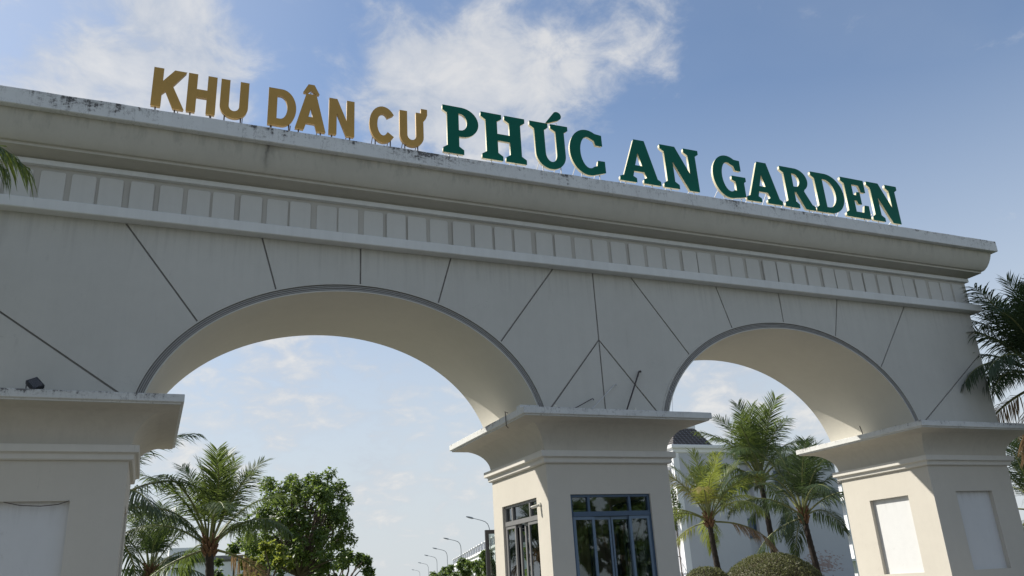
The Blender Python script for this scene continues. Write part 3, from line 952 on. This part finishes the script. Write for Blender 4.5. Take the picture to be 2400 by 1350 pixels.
tag(MB().tube([(-2.25, 15.985, 3.30), (-2.0, 15.97, 3.24), (-1.7, 15.965, 3.225), (-1.45, 15.97, 3.25), (-1.29, 15.985, 3.31)], .007, 5).done('loose_wire', None, 'rust'), 'thin dark wire sagging across the top of the left pillar panel', 'wire')

# security camera on the left face of the booth
root = empty('security_camera', (7.70, 16.40, 3.17), 'small cream security camera beside the side window of the guard booth', 'camera')
def part(nm, b, m, smooth=None):
    o = b.done(nm, None, m, smooth=smooth, loc=(0, 0, 0))
    o.parent = root
    return o
part('wall_mount', MB().tube([(0, 0, 0), (-.05, 0, 0)], .065, 16), 'white_plastic', 40)
part('arm', MB().tube([(-.05, 0, 0), (-.12, .03, -.03)], .022, 10), 'white_plastic', 40)
part('housing', MB().tube([(-.07, .02, -.02), (-.085, .03, -.03), (-.24, .13, -.075), (-.25, .137, -.078)], [.03, .045, .045, .04], 14), 'white_plastic', 40)
part('lens', MB().tube([(-.248, .136, -.078), (-.262, .145, -.083)], [.036, .03], 14), 'black_plastic', 40)

root.scale = (.72, .72, .72)

# ------------------------------------------------------------------ vegetation
def frond_mesh(seed, L=3.2, el=60, droop=75, leaf=.95, n=64, mat_='palmleaf', hang=.55, wind=0, tw=0):
    """a palm frond in its own space: starts at the origin, leaves towards +X, rises by el degrees and bends over"""
    r = random.Random(seed)
    b = MB()
    N = 26
    pts, tan = [], []
    p = Vector((0, 0, 0))
    side = 0
    for i in range(N + 1):
        t = i / N
        a = R(el - droop * t ** 1.5)
        side += R(wind) / N
        d = Vector((math.cos(a) * math.cos(side), math.cos(a) * math.sin(side), math.sin(a)))
        pts.append(p.copy()); tan.append(d)
        p = p + d * (L / N)
    b.tube(pts, [.040 * (1 - i / N) ** .8 + .005 for i in range(N + 1)], 5)
    nf = len(b.bm.faces)
    for s in (-1, 1):
        for k in range(n):
            t = .25 + .75 * (k + r.uniform(-.3, .3)) / (n - 1)
            t = min(max(t, .23), .995)
            f = t * N
            i = min(int(f), N - 1)
            base = pts[i].lerp(pts[i + 1], f - i)
            T = tan[i]
            S = T.cross(Vector((0, 0, 1)))
            if S.length < .05: S = Vector((0, 1, 0))
            S = (S.normalized() * s)
            Up = S.cross(T) * s
            prof = max(0, math.sin(math.pi * min(1, (t - .17) / .92) ** .62)) ** .7
            ln = leaf * (.26 + .74 * prof) * r.uniform(.72, 1.12)
            fwd = .55 + .95 * t ** 2 + r.uniform(-.22, .22)
            d = (S * 1.0 + T * fwd + Up * r.uniform(-.05, .45)).normalized()
            d = (d + Vector((0, 0, -1)) * hang * r.uniform(.3, 1.0) * .6).normalized()
            d2 = (d + Vector((0, 0, -1)) * hang * r.uniform(.5, 1.4)).normalized()
            d3 = (d2 + Vector((0, 0, -1)) * hang * r.uniform(.3, 1.2)).normalized()
            wv = T.cross(d)
            wv = (T - d * T.dot(d)).normalized()
            wd = .0155 * r.uniform(.8, 1.25)
            p0 = base
            p1 = p0 + d * ln * .33
            p2 = p1 + d2 * ln * .37
            p3 = p2 + d3 * ln * .30
            v = [b.bm.verts.new(q) for q in (p0 - wv * wd * .5, p0 + wv * wd * .5, p1 + wv * wd, p1 - wv * wd, p2 + wv * wd * .8, p2 - wv * wd * .8, p3)]
            b.bm.faces.new((v[0], v[1], v[2], v[3]))
            b.bm.faces.new((v[3], v[2], v[4], v[5]))
            b.bm.faces.new((v[5], v[4], v[6]))
    me = bpy.data.meshes.new('frond')
    b.bm.faces.ensure_lookup_table()
    for f in b.bm.faces[nf:]: f.material_index = 1
    b.bm.to_mesh(me)
    b.bm.free()
    me.materials.append(M['rachis'])
    me.materials.append(M[mat_])
    return me


FC = {}


def frond(seed, el, mat_, droop, leaf=.95, hang=.55):
    k = (seed, el, mat_, droop, leaf, hang)
    if k not in FC:
        FC[k] = frond_mesh(seed * 31 + el + 200, el=el, droop=droop, mat_=mat_, leaf=leaf, hang=hang, wind=random.Random(seed + el).uniform(-25, 25))
    return FC[k]


def palm(heart, base, label, s=1.0, mat_='palmleaf', n=22, seed=1, extra=(), skip=None, rt=.13, group='coconut palms around the gate', low=True, bare=False):
    r = random.Random(seed)
    heart, base = Vector(heart), Vector(base)
    root = empty('palm_tree', base, label, 'palm tree', group)
    h = heart - base
    b = MB()
    N = 34
    pts, rr = [], []
    for i in range(N + 1):
        t = i / N
        p = Vector((h.x * t ** 1.5 + .10 * math.sin(t * 3 + seed), h.y * t ** 1.5, h.z * t))
        pts.append(p - Vector((.10 * math.sin(3 + seed) * t + .10 * math.sin(seed) * (1 - t), 0, 0)))
        rr.append(rt * (1.35 - .5 * t ** .6) * (1.0 + (.10 if i % 2 else 0)) * (1 + (.5 * (1 - t) ** 8)))
    b.tube(pts, rr, 9)
    b.done('trunk', None, 'trunk', smooth=50, loc=(0, 0, 0)).parent = root
    # fibrous boots where the fronds are rooted
    b = MB()
    for k in range(26):
        a = k * 2.4
        z = -.30 + .55 * k / 26
        d = Vector((math.cos(a), math.sin(a), 0))
        q = h + Vector((0, 0, z * s))
        b.tube([q + d * .05, q + d * rt * 1.1 + Vector((0, 0, .08)), q + d * (rt * 1.7 + .05) + Vector((0, 0, .26 * s))], [.05, .055, .018], 5)
    b.done('crown_boots', None, 'boot', smooth=50, loc=(0, 0, 0)).parent = root
    els = [86, 78, 70, 60, 48, 34, 16, -10]
    dr = {86: 30, 78: 42, 70: 55, 60: 68, 48: 80, 34: 85, 16: 80, -10: 65}
    specs = []
    for k in range(n):
        t = k / max(1, n - 1)
        if t > .9 and not low: continue
        el = els[min(7, int(t ** 1.15 * 8))]
        az = k * 137.5 + r.uniform(-15, 15) + seed * 50
        specs.append((az, el, dr[el], r.uniform(.86, 1.1) * (.9 if el > 80 else 1)))
    for e in extra: specs.append(e)
    for az, el, droop, sc_ in specs:
        azm = ((az + 180) % 360) - 180
        if skip and skip(azm, el): continue
        if el < 20 and -140 < azm < -40 and bare: continue
        mm = mat_
        if el < 0 and r.random() < .12: mm = 'palmleaf_dry'
        f = bpy.data.objects.new('frond', frond(r.randint(0, 2) + 3 * (seed % 3), el, mm, droop, hang=(.16 if el > 75 else .42 if el > 45 else .9)))
        C.objects.link(f)
        f.parent = root
        f.location = h + Vector((math.cos(R(az)) * .08, math.sin(R(az)) * .08, (el / 90) * .18))
        f.rotation_euler = (R(r.uniform(-14, 14)), R(r.uniform(-6, 6)), R(az))
        f.scale = (s * sc_,) * 3
    return root


def gnd(v, dx=0, dy=0, z=0):
    return (v[0] + dx, v[1] + dy, z)


# right arch: three palms
hA = at(1662, 1222, 27)
palm(hA, gnd(at(1690, 1350, 27), .1), 'short yellowish palm with a dark trunk, left one of the three inside the right arch', .82, 'palmleaf_yellow', 20, 3, rt=.11, bare=True)
hB = at(1782, 1128, 29)
palm(hB, gnd(at(1812, 1340, 29), .2), 'tallest palm inside the right arch, rising behind the bigger clipped bush', 1.04, 'palmleaf', 23, 5, rt=.12, bare=True, extra=((200, 70, 55, 1.0), (260, 86, 30, 1.05), (170, 34, 85, 1.0)))
hC = at(1884, 1212, 26)
palm(hC, gnd(at(1912, 1350, 26), .2), 'dark green palm with curved bare trunk, right one of the three inside the right arch', .95, 'palmleaf_dark', 22, 8, rt=.115, bare=True)
# left arch: palms
hL = at(491, 1285, 27)
palm(hL, gnd(at(487, 1350, 27)), 'full palm left of the broadleaf tree seen through the left arch', .93, 'palmleaf', 22, 13, rt=.13, bare=True)
hM = at(352, 1345, 33)
palm(hM, gnd(at(352, 1400, 33)), 'smaller dark palm low between the left pillar and the full palm', .78, 'palmleaf_dark', 20, 21, rt=.13)
hN = at(215, 1215, 25)
palm(hN, gnd(at(205, 1350, 25)), 'palm mostly hidden behind the left pillar with long fronds reaching out right', 1.05, 'palmleaf_dark', 24, 34, rt=.14)
# right of the gate
palm((23.85, 15.3, 6.35), (25.2, 15.3, 0), 'dark palm close to the right end of the gate, one frond crossing the wall', 1.0, 'palmleaf_dark', 34, 41, rt=.16, extra=((186, 34, 85, .95), (150, 60, 68, 1.0), (215, 70, 55, 1.05), (175, 16, 80, .85)))
palm(at(2440, 1200, 20.5), gnd(at(2470, 1350, 20.5), .3), 'dark lower palm behind the right pillar at the picture edge', .9, 'palmleaf_dark', 20, 55, rt=.14)
# left of the gate, only its frond tips reach the view
palm((-5.1, 12.3, 7.35), (-6.0, 12.0, 0), 'palm left of the gate, only frond tips visible at the left picture edge', 1.0, 'palmleaf', 20, 62, rt=.16, skip=lambda az, el: el > 45 and abs(az) < 75, extra=((5, 34, 85, 1.0), (-12, 48, 80, .95)))


def leaf_cloud(b, centers, n, size, r, flat=.5):
    """leaf-sized faces spread through a set of clump balls [(centre, radius)]"""
    tot = sum(c[1] ** 2 for c in centers)
    for c, rad in centers:
        k = int(n * rad ** 2 / tot)
        for _ in range(k):
            d = Vector((r.gauss(0, 1), r.gauss(0, 1), r.gauss(0, 1))).normalized()
            q = c + d * rad * (r.random() ** .38) * (1 + .25 * pnoise(d * 2 + c))
            a = Vector((r.gauss(0, 1), r.gauss(0, 1), r.gauss(0, .7) - .25)).normalized()
            nrm = (d * .7 + Vector((0, 0, .8)) + Vector((r.gauss(0, .6), r.gauss(0, .6), r.gauss(0, .4)))).normalized()
            u = (a - nrm * a.dot(nrm)).normalized()
            v = nrm.cross(u)
            s = size * r.uniform(.7, 1.3)
            m_ = q + u * s * .5
            P = [q, m_ + v * s * .26 - nrm * s * .05, q + u * s, m_ - v * s * .26 - nrm * s * .05]
            b.bm.faces.new([b.bm.verts.new(x) for x in P])


def tree(center, rx, rz, base, label, n=14000, leafsize=.17, seed=1, m='leaf', clumps=60, group='broadleaf trees behind the gate', rt=.16, kind2=None):
    r = random.Random(seed)
    center, base = Vector(center), Vector(base)
    root = empty('broadleaf_tree', base, label, 'tree', group)
    c0 = center - base
    cs = []
    for k in range(clumps):
        d = Vector((r.gauss(0, 1), r.gauss(0, 1), r.gauss(0, 1) + .1)).normalized()
        f = r.uniform(.55, .90)
        lump = 1 + .07 * math.sin(3 * math.atan2(d.y, d.x) + seed) + .05 * math.sin(5 * d.z + seed)
        q = c0 + Vector((d.x * rx, d.y * rx, d.z * rz)) * f * lump
        cs.append((q, r.uniform(.08, .155) * rx))
    b = MB()
    leaf_cloud(b, cs, n, leafsize, r)
    b.done('crown', None, m, normals=False, loc=(0, 0, 0)).parent = root
    t = MB()
    fork = c0 + Vector((0, 0, -rz * .75))
    t.tube([(0, 0, 0), tuple(fork * .5 + Vector((.05, 0, 0))), tuple(fork)], [rt * 1.3, rt, rt * .85], 9)
    t.done('trunk', None, 'bark', smooth=50, loc=(0, 0, 0)).parent = root
    t = MB()
    for q, rad in cs[::2]:
        mid = fork.lerp(q, .5) + Vector((r.uniform(-.2, .2), r.uniform(-.2, .2), r.uniform(-.1, .3)))
        t.tube([tuple(fork), tuple(mid), tuple(q)], [rt * .42, rt * .25, rt * .08], 5, cap=False)
    t.done('branches', None, 'bark', smooth=50, loc=(0, 0, 0)).parent = root
    return root


Y = 34
pc = at(705, 1235, Y)
wr = (at(838, 1200, Y).x - at(588, 1200, Y).x) / 2
hz = at(700, 1092, Y).z - pc.z
tree(pc, wr * 1.16, hz * 1.02, (pc.x, Y, 0), 'biggest broadleaf tree, round crown in the middle of the left arch', 19000, .15, 4, clumps=150, rt=.17)
pc = at(800, 1335, 41)
tree(pc, 1.9, 1.55, (pc.x, 41, 0), 'lower broadleaf tree at the right foot of the biggest tree', 7000, .18, 9, clumps=40)
pc = at(622, 1335, 31)
tree(pc, 1.0, 1.1, (pc.x, 31, 0), 'bright yellow green shrubby tree low in front of the biggest tree', 4500, .15, 14, m='leaf_yellow', clumps=26)
pc = at(560, 1350, 38)
tree(pc, 1.6, 1.5, (pc.x, 38, 0), 'dull green tree low behind the full palm in the left arch', 4500, .17, 15, clumps=26)
for (px, py, Y, rx, rz, sd_, lab) in [
        (1128, 1362, 58, 2.0, 2.0, 31, 'street tree just left of the booth, nearest of the roadside row'),
        (1085, 1356, 66, 2.2, 1.9, 32, 'street tree second from the booth in the roadside row'),
        (1045, 1366, 76, 2.3, 1.7, 33, 'street tree at the left end of the visible roadside row'),
        (1172, 1345, 52, 2.0, 2.1, 34, 'street tree seen through the glass of the open rear door leaf')]:
    pc = at(px, py, Y)
    tree(pc, rx, rz, (pc.x, Y, 0), lab, 6500, .22, sd_, clumps=34, group='street trees along the road behind the gate')
# trees across the road behind the viewer, mirrored in the booth glass
for (x, y, h_, rx_, sd_, lab) in [(17.5, -14, 4.6, 4.2, 81, 'leafy tree across the road mirrored in the left panes of the booth door'),
                                  (25.5, -12, 4.4, 4.2, 82, 'leafy tree across the road mirrored in the right panes of the booth door'),
                                  (-16, 6, 4.2, 3.6, 83, 'leafy tree left of the gate mirrored in the booth side window')]:
    tree((x, y, h_), rx_, rx_ * .9, (x, y, 0), lab, 6000, .42, sd_, clumps=50, group='trees mirrored in the booth glass')
# trees beyond the far side of the booth (seen through its windows)
for (x, y, h_, sd_, lab) in [(19.5, 36, 3.2, 71, 'tree behind the booth seen through its door glass'), (16.2, 33, 3.2, 72, 'tree behind the booth seen through its open side window')]:
    tree((x, y, h_), 2.2, 2.2, (x, y, 0), lab, 6000, .2, sd_, clumps=34)


def topiary(px, py_top, wpx, Y, label, seed, mat_='topiary'):
    r = random.Random(seed)
    top = at(px, py_top, Y)
    rad = (at(px + wpx, 1345, Y).x - at(px - wpx, 1345, Y).x) / 2
    root = empty('clipped_bush', (top.x, Y, 0), label, 'bush', 'clipped round bushes under the palms')
    cz = top.z - rad * .80
    b = MB()
    n = int(15000 * rad * rad)
    for _ in range(n):
        d = Vector((r.gauss(0, 1), r.gauss(0, 1), r.gauss(0, 1))).normalized()
        k = rad * (1 - .10 * r.random() ** 2) * (1 + .03 * pnoise(d * 5 + Vector((seed, 0, 0))))
        q = Vector((d.x * k, d.y * k, cz + d.z * k * .80))
        if q.z < .1: continue
        u = Vector((r.gauss(0, 1), r.gauss(0, 1), r.gauss(0, 1))).normalized()
        u = (u + d * .6).normalized()
        v = u.cross(d + Vector((.01, 0, 0))).normalized()
        s = .055 * r.uniform(.6, 1.4)
        b.bm.faces.new([b.bm.verts.new(x) for x in (q - v * s * .3, q + v * s * .3, q + u * s + v * s * .1, q + u * s - v * s * .1)])
    b.done('foliage', None, mat_, normals=False, loc=(0, 0, 0)).parent = root
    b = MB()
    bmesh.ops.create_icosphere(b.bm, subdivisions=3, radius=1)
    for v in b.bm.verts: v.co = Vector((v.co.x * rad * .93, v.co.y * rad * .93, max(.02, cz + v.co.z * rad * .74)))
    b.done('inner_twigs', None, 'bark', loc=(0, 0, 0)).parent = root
    MB().tube([(0, 0, 0), (0, 0, max(.2, cz - rad * .5))], .07, 8).done('stem', None, 'bark', loc=(0, 0, 0)).parent = root


topiary(1652, 1329, 48, 25, 'small clipped round bush beside the booth, left of the bigger one', 3)
topiary(1800, 1297, 100, 24.5, 'big clipped round bush between the palms in the right arch', 5)

# ------------------------------------------------------------------ houses
# big white house seen through the right arch
HY = 45.0
hx0, hx1 = 30.9, 44.3
hz1 = 9.6
house = empty('white_house', (hx0, HY, 0), 'big white house with dark mansard roof seen through the right arch', 'house')
ps = [('wall', 'house')]
b = MB()
strips = [(36.0, 36.9, 1.2, 8.3), (38.75, 39.7, 1.2, 8.3)]
xs = [hx0, 36.0, 36.9, 38.75, 39.7, hx1]
for i in range(5):
    if i % 2 == 0:
        b.quad((xs[i], HY, 0), (xs[i + 1], HY, 0), (xs[i + 1], HY, hz1), (xs[i], HY, hz1))
    else:
        z0, z1 = 1.2, 8.6
        a, c = xs[i], xs[i + 1]
        b.quad((a, HY, 0), (c, HY, 0), (c, HY, z0), (a, HY, z0))
        b.quad((a, HY, z1), (c, HY, z1), (c, HY, hz1), (a, HY, hz1))
        for q in ((a, a), (c, c)):
            b.quad((q[0], HY, z0), (q[0], HY + .35, z0), (q[0], HY + .35, z1), (q[0], HY, z1))
        b.quad((a, HY, z1), (c, HY, z1), (c, HY + .35, z1), (a, HY + .35, z1))
        b.quad((a, HY, z0), (c, HY, z0), (c, HY + .35, z0), (a, HY + .35, z0))
b.quad((hx0, HY, 0), (hx0, HY + 16, 0), (hx0, HY + 16, hz1), (hx0, HY, hz1))
b.quad((hx1, HY, 0), (hx1, HY + 16, 0), (hx1, HY + 16, hz1), (hx1, HY, hz1))
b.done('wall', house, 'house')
b = MB()
for a, c in ((36.0, 36.9), (38.75, 39.7)):
    b.quad((a, HY + .352, 1.2), (c, HY + .352, 1.2), (c, HY + .352, 8.6), (a, HY + .352, 8.6))
b.done('recess_back', house, 'house')
for a, c in ((36.0, 36.9), (38.75, 39.7)):
    for z0, z1 in ((3.75, 5.0), (6.9, 8.1)):
        fr = MB()
        for p, q in (((a + .06, HY + .24, z0), (a + .13, HY + .33, z1)), ((c - .13, HY + .24, z0), (c - .06, HY + .33, z1)), ((a + .13, HY + .24, z0), (c - .13, HY + .33, z0 + .07)), ((a + .13, HY + .24, z1 - .07), (c - .13, HY + .33, z1))):
            fr.box(p, q)
        f = fr.done('window', house, 'alu_blue')
        g = MB().box((a + .13, HY + .29, z0 + .07), (c - .13, HY + .31, z1 - .07))
        q = g.done('glass_pane', None, 'winblue')
        q.parent = f
        q.matrix_parent_inverse = Matrix()
MB().ring((hx0, HY, hx1, HY + 16), [(0, 9.2), (.08, 9.26), (.10, 9.44), (.25, 9.52), (.27, 9.68), (.25, 9.72)], top=True).done('eaves_cornice', house, 'house_white')
# mansard roof: courses of tiles stepped one over the other
def mansard(x0, x1, y0, y1, z0, z1, run, rows, parent, rowsteps=True, m='roof', cols=.33):
    b = MB()
    for k in range(rows):
        t0, t1 = k / rows, (k + 1) / rows
        o0, o1 = run * t0, run * t1 + .0
        za, zb = z0 + (z1 - z0) * t0, z0 + (z1 - z0) * t1
        b.ring((x0, y0, x1, y1), [(-o0 + .05, za), (-o0 + .05, za + .015), (-o1 + .01, zb)])
    o = b.done('roof', parent, m)
    nx = int((x1 - x0) / cols)
    b = MB()
    for k in range(rows):
        t0, t1 = k / rows, (k + 1) / rows
        za, zb = z0 + (z1 - z0) * t0, z0 + (z1 - z0) * t1
        for i in range(nx):
            x = x0 + run * t0 + (i + .5 * (k % 2)) * cols
            if x > x1 - run * t1: continue
            ya, yb = y0 + run * t0 - .052, y0 + run * t1 - .012
            b.quad((x, ya - .02, za), (x + .07, ya - .02, za), (x + .07, yb - .02, zb), (x, yb - .02, zb))
    tag(b.done('tile_ridges', parent, 'roof_lite'), kind='stuff')
    return o


mansard(hx0 + .1, 34.1, HY + .1, HY + 7.5, 9.75, 11.0, .75, 8, house)
MB().ring((hx0 + .9, HY + .9, 33.3, HY + 6.7), [(0, 10.95), (.12, 11.0), (.12, 11.22), (0, 11.26)], top=True).done('roof_cap', house, 'house_white')
MB().ring((40.0, HY + 3, hx1 - 1, HY + 12), [(0, 9.9), (0, 10.25), (.15, 10.3), (.15, 10.45), (0, 10.5)], top=True).done('stair_roof', house, 'house_white')
# balconies on the sunny left face
for z in (1.9, 5.2, 8.4):
    MB().box((hx0 - 1.1, HY + .6, z - .22), (hx0 + .02, HY + 4.4, z)).done('balcony', house, 'house_white')
    b = MB()
    for k in range(16):
        y = HY + .66 + k * .245
        b.box((hx0 - 1.06, y, z), (hx0 - 1.03, y + .03, z + .9))
    b.box((hx0 - 1.07, HY + .62, z + .9), (hx0 - 1.02, HY + 4.38, z + .95))
    for k in range(4): b.box((hx0 - 1.0 + k * .25, HY + .63, z), (hx0 - .97 + k * .25, HY + .66, z + .9))
    b.box((hx0 - 1.05, HY + .62, z + .9), (hx0 - .02, HY + .67, z + .95))
    b.done('railing', house, 'dark_steel')
for z0, z1 in ((2.0, 4.4), (5.3, 7.7)):
    f = MB().box((hx0 - .04, HY + 1.2, z0), (hx0 + .02, HY + 3.6, z1)).done('balcony_door', house, 'alu_blue')
    q = MB().box((hx0 - .06, HY + 1.35, z0 + .1), (hx0 - .045, HY + 3.45, z1 - .1)).done('glass_pane', None, 'winblue')
    q.parent = f
    q.matrix_parent_inverse = Matrix()
MB().box((hx0 - .10, HY - .02, 0), (hx0 + .35, HY + .35, 9.3)).done('corner_pilaster', house, 'house_white')
# flaking reddish patch on the wall: small lifted flakes
b = MB()
r = random.Random(5)
for _ in range(420):
    x, z = r.gauss(41.6, .75), r.gauss(1.75, .25) + (.5 if r.random() < .3 else 0)
    s = r.uniform(.02, .09)
    pts = [(x + s * math.cos(a + r.uniform(0, .5)) * 1.4, HY - .004 - r.random() * .004, z + s * math.sin(a) * .5) for a in (0, 1.3, 2.5, 3.8, 5.0)]
    b.bm.faces.new([b.bm.verts.new(p) for p in pts])
tag(b.done('flaked_paint', house, 'stain'), kind='stuff')

# hanging plant on the house balcony
tree_c = []
r = random.Random(8)
hp = empty('climbing_plant', (29.9, 44.2, 4.6), 'dark climbing plant hanging beside the sunny edge of the white house', 'plant')
b = MB()
leaf_cloud(b, [(Vector((r.uniform(-.15, .15), r.uniform(-.2, .2), z)), .28) for z in (0, .4, .8, 1.2, 1.6, 2.0)], 900, .14, r)
b.done('leaves', None, 'leaf', normals=False, loc=(0, 0, 0)).parent = hp
MB().tube([(0, 0, -4.6), (0, 0, 2.1)], .04, 6).done('stem', None, 'bark', loc=(0, 0, 0)).parent = hp

# lit townhouse edge right of the big house
th = empty('townhouse', (57, 58, 0), 'narrow sunlit white townhouse front glimpsed right of the big white house', 'house')
MB().box((54.5, 55, 0), (62, 66, 8.6)).done('wall', th, 'house_white')
for z in (2.3, 4.6, 7.0):
    MB().box((53.6, 54.9, z - .18), (54.5, 60, z)).done('balcony', th, 'house_white')
    b = MB()
    for k in range(12): b.box((53.66, 55 + k * .4, z), (53.7, 55.05 + k * .4, z + .8))
    b.box((53.65, 55, z + .8), (53.72, 60, z + .85))
    b.done('railing', th, 'lamp_metal')
for z0, z1 in ((.4, 2.0), (2.5, 4.2), (4.8, 6.6)):
    f = MB().box((54.44, 56, z0), (54.49, 59, z1)).done('balcony_door', th, 'alu_blue')
    q = MB().box((54.42, 56.15, z0 + .1), (54.435, 58.85, z1 - .1)).done('glass_pane', None, 'winblue'); q.parent = f; q.matrix_parent_inverse = Matrix()
MB().ring((54.5, 55, 62, 66), [(0, 8.4), (.3, 8.55), (.3, 8.75), (0, 8.8)], top=True).done('roof', th, 'roof_lite')

# small white house behind the left palms
p0, p1 = at(397, 1285, 62), at(432, 1285, 62)
sh = empty('white_house', (p0.x, 62, 0), 'small white house peeping between the two left palms', 'house')
MB().box((p0.x, 62, 0), (p0.x + 8.5, 70, p0.z - .6)).done('wall', sh, 'house_white')
MB().ring((p0.x, 62, p0.x + 2.2, 66), [(0, p0.z - .9), (.12, p0.z - .8), (.12, p0.z - .62), (0, p0.z - .5), (-.02, p0.z)], top=True).done('stair_tower', sh, 'house_white')
MB().ring((p0.x, 62, p0.x + 8.5, 70), [(.02, p0.z - 1.0), (.25, p0.z - .85), (.25, p0.z - .6)], top=True).done('roof', sh, 'roof_lite')
for k in range(3):
    f = MB().box((p0.x + 2.6 + k * 1.9, 61.93, 1.2), (p0.x + 3.6 + k * 1.9, 61.99, 2.8)).done('window', sh, 'alu_blue')
    q = MB().box((p0.x + 2.7 + k * 1.9, 61.9, 1.3), (p0.x + 3.5 + k * 1.9, 61.925, 2.7)).done('glass_pane', None, 'winblue'); q.parent = f; q.matrix_parent_inverse = Matrix()

# row of far townhouses with dormers, right of the road
RD = Vector((.257, .966, 0)).normalized()
RN = Vector((RD.y, -RD.x, 0))
R0 = Vector((69.3, 177.2, 0)) - RD * 22


def row_house(k, label):
    o = R0 + RD * (k * 12.6)
    root = empty('row_house', o, label, 'house', 'far row of white townhouses with dormers')
    F = lambda u, v, z: tuple(RD * u + RN * v + Vector((0, 0, z)))
    def pt(nm, b, m):
        q = b.done(nm, None, m, loc=(0, 0, 0)); q.parent = root; return q
    pt('wall', MB().box((0, 0, 0), (12.4, 12, 9.6), F), 'house_white')
    pt('gutter_cornice', MB().box((-.1, -.5, 9.6), (12.5, 12.3, 10.0), F), 'house_white')
    b = MB()
    v = [b.bm.verts.new(F(*p)) for p in ((.1, 0, 10), (12.3, 0, 10), (12.3, 12, 10), (.1, 12, 10), (.1, 1.6, 12), (12.3, 1.6, 12), (12.3, 10.4, 12), (.1, 10.4, 12))]
    for f in ((0, 1, 5, 4), (1, 2, 6, 5), (2, 3, 7, 6), (3, 0, 4, 7), (4, 5, 6, 7)): b.bm.faces.new([v[i] for i in f])
    pt('mansard_roof', b, 'roof')
    for u in (2.0, 8.2):
        d = pt('dormer', MB().box((u, -.1, 10), (u + 2.4, 1.7, 11.7), F).box((u - .2, -.35, 11.7), (u + 2.6, 1.8, 11.9), F), 'house_white')
        q = MB().box((u + .4, -.14, 10.3), (u + 2.0, -.11, 11.5), F).done('glass_pane', None, 'winblue', loc=(0, 0, 0)); q.parent = d
    pt('ridge_cap', MB().box((.0, 1.4, 12), (12.4, 10.6, 12.18), F), 'house_white')
    for z0 in (1, 4, 7):
        for u in (1.5, 5.2, 9.0):
            f = pt('window', MB().box((u, -.08, z0), (u + 1.8, -.01, z0 + 1.9), F), 'house_white')
            q = MB().box((u + .15, -.1, z0 + .15), (u + 1.65, -.085, z0 + 1.75), F).done('glass_pane', None, 'winblue', loc=(0, 0, 0)); q.parent = f


ords = ['nearest', 'second nearest', 'third nearest', 'fourth nearest', 'fifth', 'sixth', 'seventh', 'eighth', 'ninth', 'farthest']
for k in range(10):
    row_house(k, '%s townhouse of the far white row with dormers behind the street lamps' % ords[k])

# street lamps along the road
for k, (px, py, Z) in enumerate([(1147, 1228, 8), (1080, 1273, 8), (1048, 1294, 8), (1024, 1309, 8), (1004, 1325, 8), (984, 1340, 8)]):
    d = ray(px, py)
    t = (Z - CAMZ) / d.z
    q = Vector((d.x * t, d.y * t, 0))
    root = empty('street_lamp', q, '%s curved grey street lamp left of the booth' % ['nearest and tallest', 'second nearest', 'third nearest', 'fourth nearest', 'fifth nearest', 'farthest and smallest'][k], 'street lamp', 'street lamps along the road')
    rr = .05 if k == 0 else .06
    def pt(nm, b, m, s=40):
        o = b.done(nm, None, m, smooth=s, loc=(0, 0, 0)); o.parent = root
    pt('pole', MB().tube([(0, 0, 0), (0, 0, 4), (0, 0, 7.2)], [rr * 1.3, rr, rr * .9], 8), 'lamp_metal')
    pt('arm', MB().tube([(0, 0, 7.2), (-.04, -.01, 7.6), (-.2, -.05, 7.98), (-.5, -.12, 8.22), (-.95, -.22, 8.36), (-2.0, -.45, 8.58)], [rr * .9, rr * .85, rr * .8, rr * .75, rr * .7, rr * .6], 8), 'lamp_metal')
    pt('lamp_head', MB().tube([(-1.9, -.43, 8.56), (-2.1, -.47, 8.60), (-2.5, -.56, 8.68), (-2.8, -.62, 8.74)], [.05, .10, .09, .04], 8), 'lamp_metal')

# cable right of the gate
tag(MB().tube([at(2330, 1112, 22), at(2380, 1089, 22), at(2470, 1066, 22), at(2700, 1000, 23)], .018, 5).done('overhead_cable', None, 'black_plastic'), 'thin black cable running off behind the right pillar', 'cable')
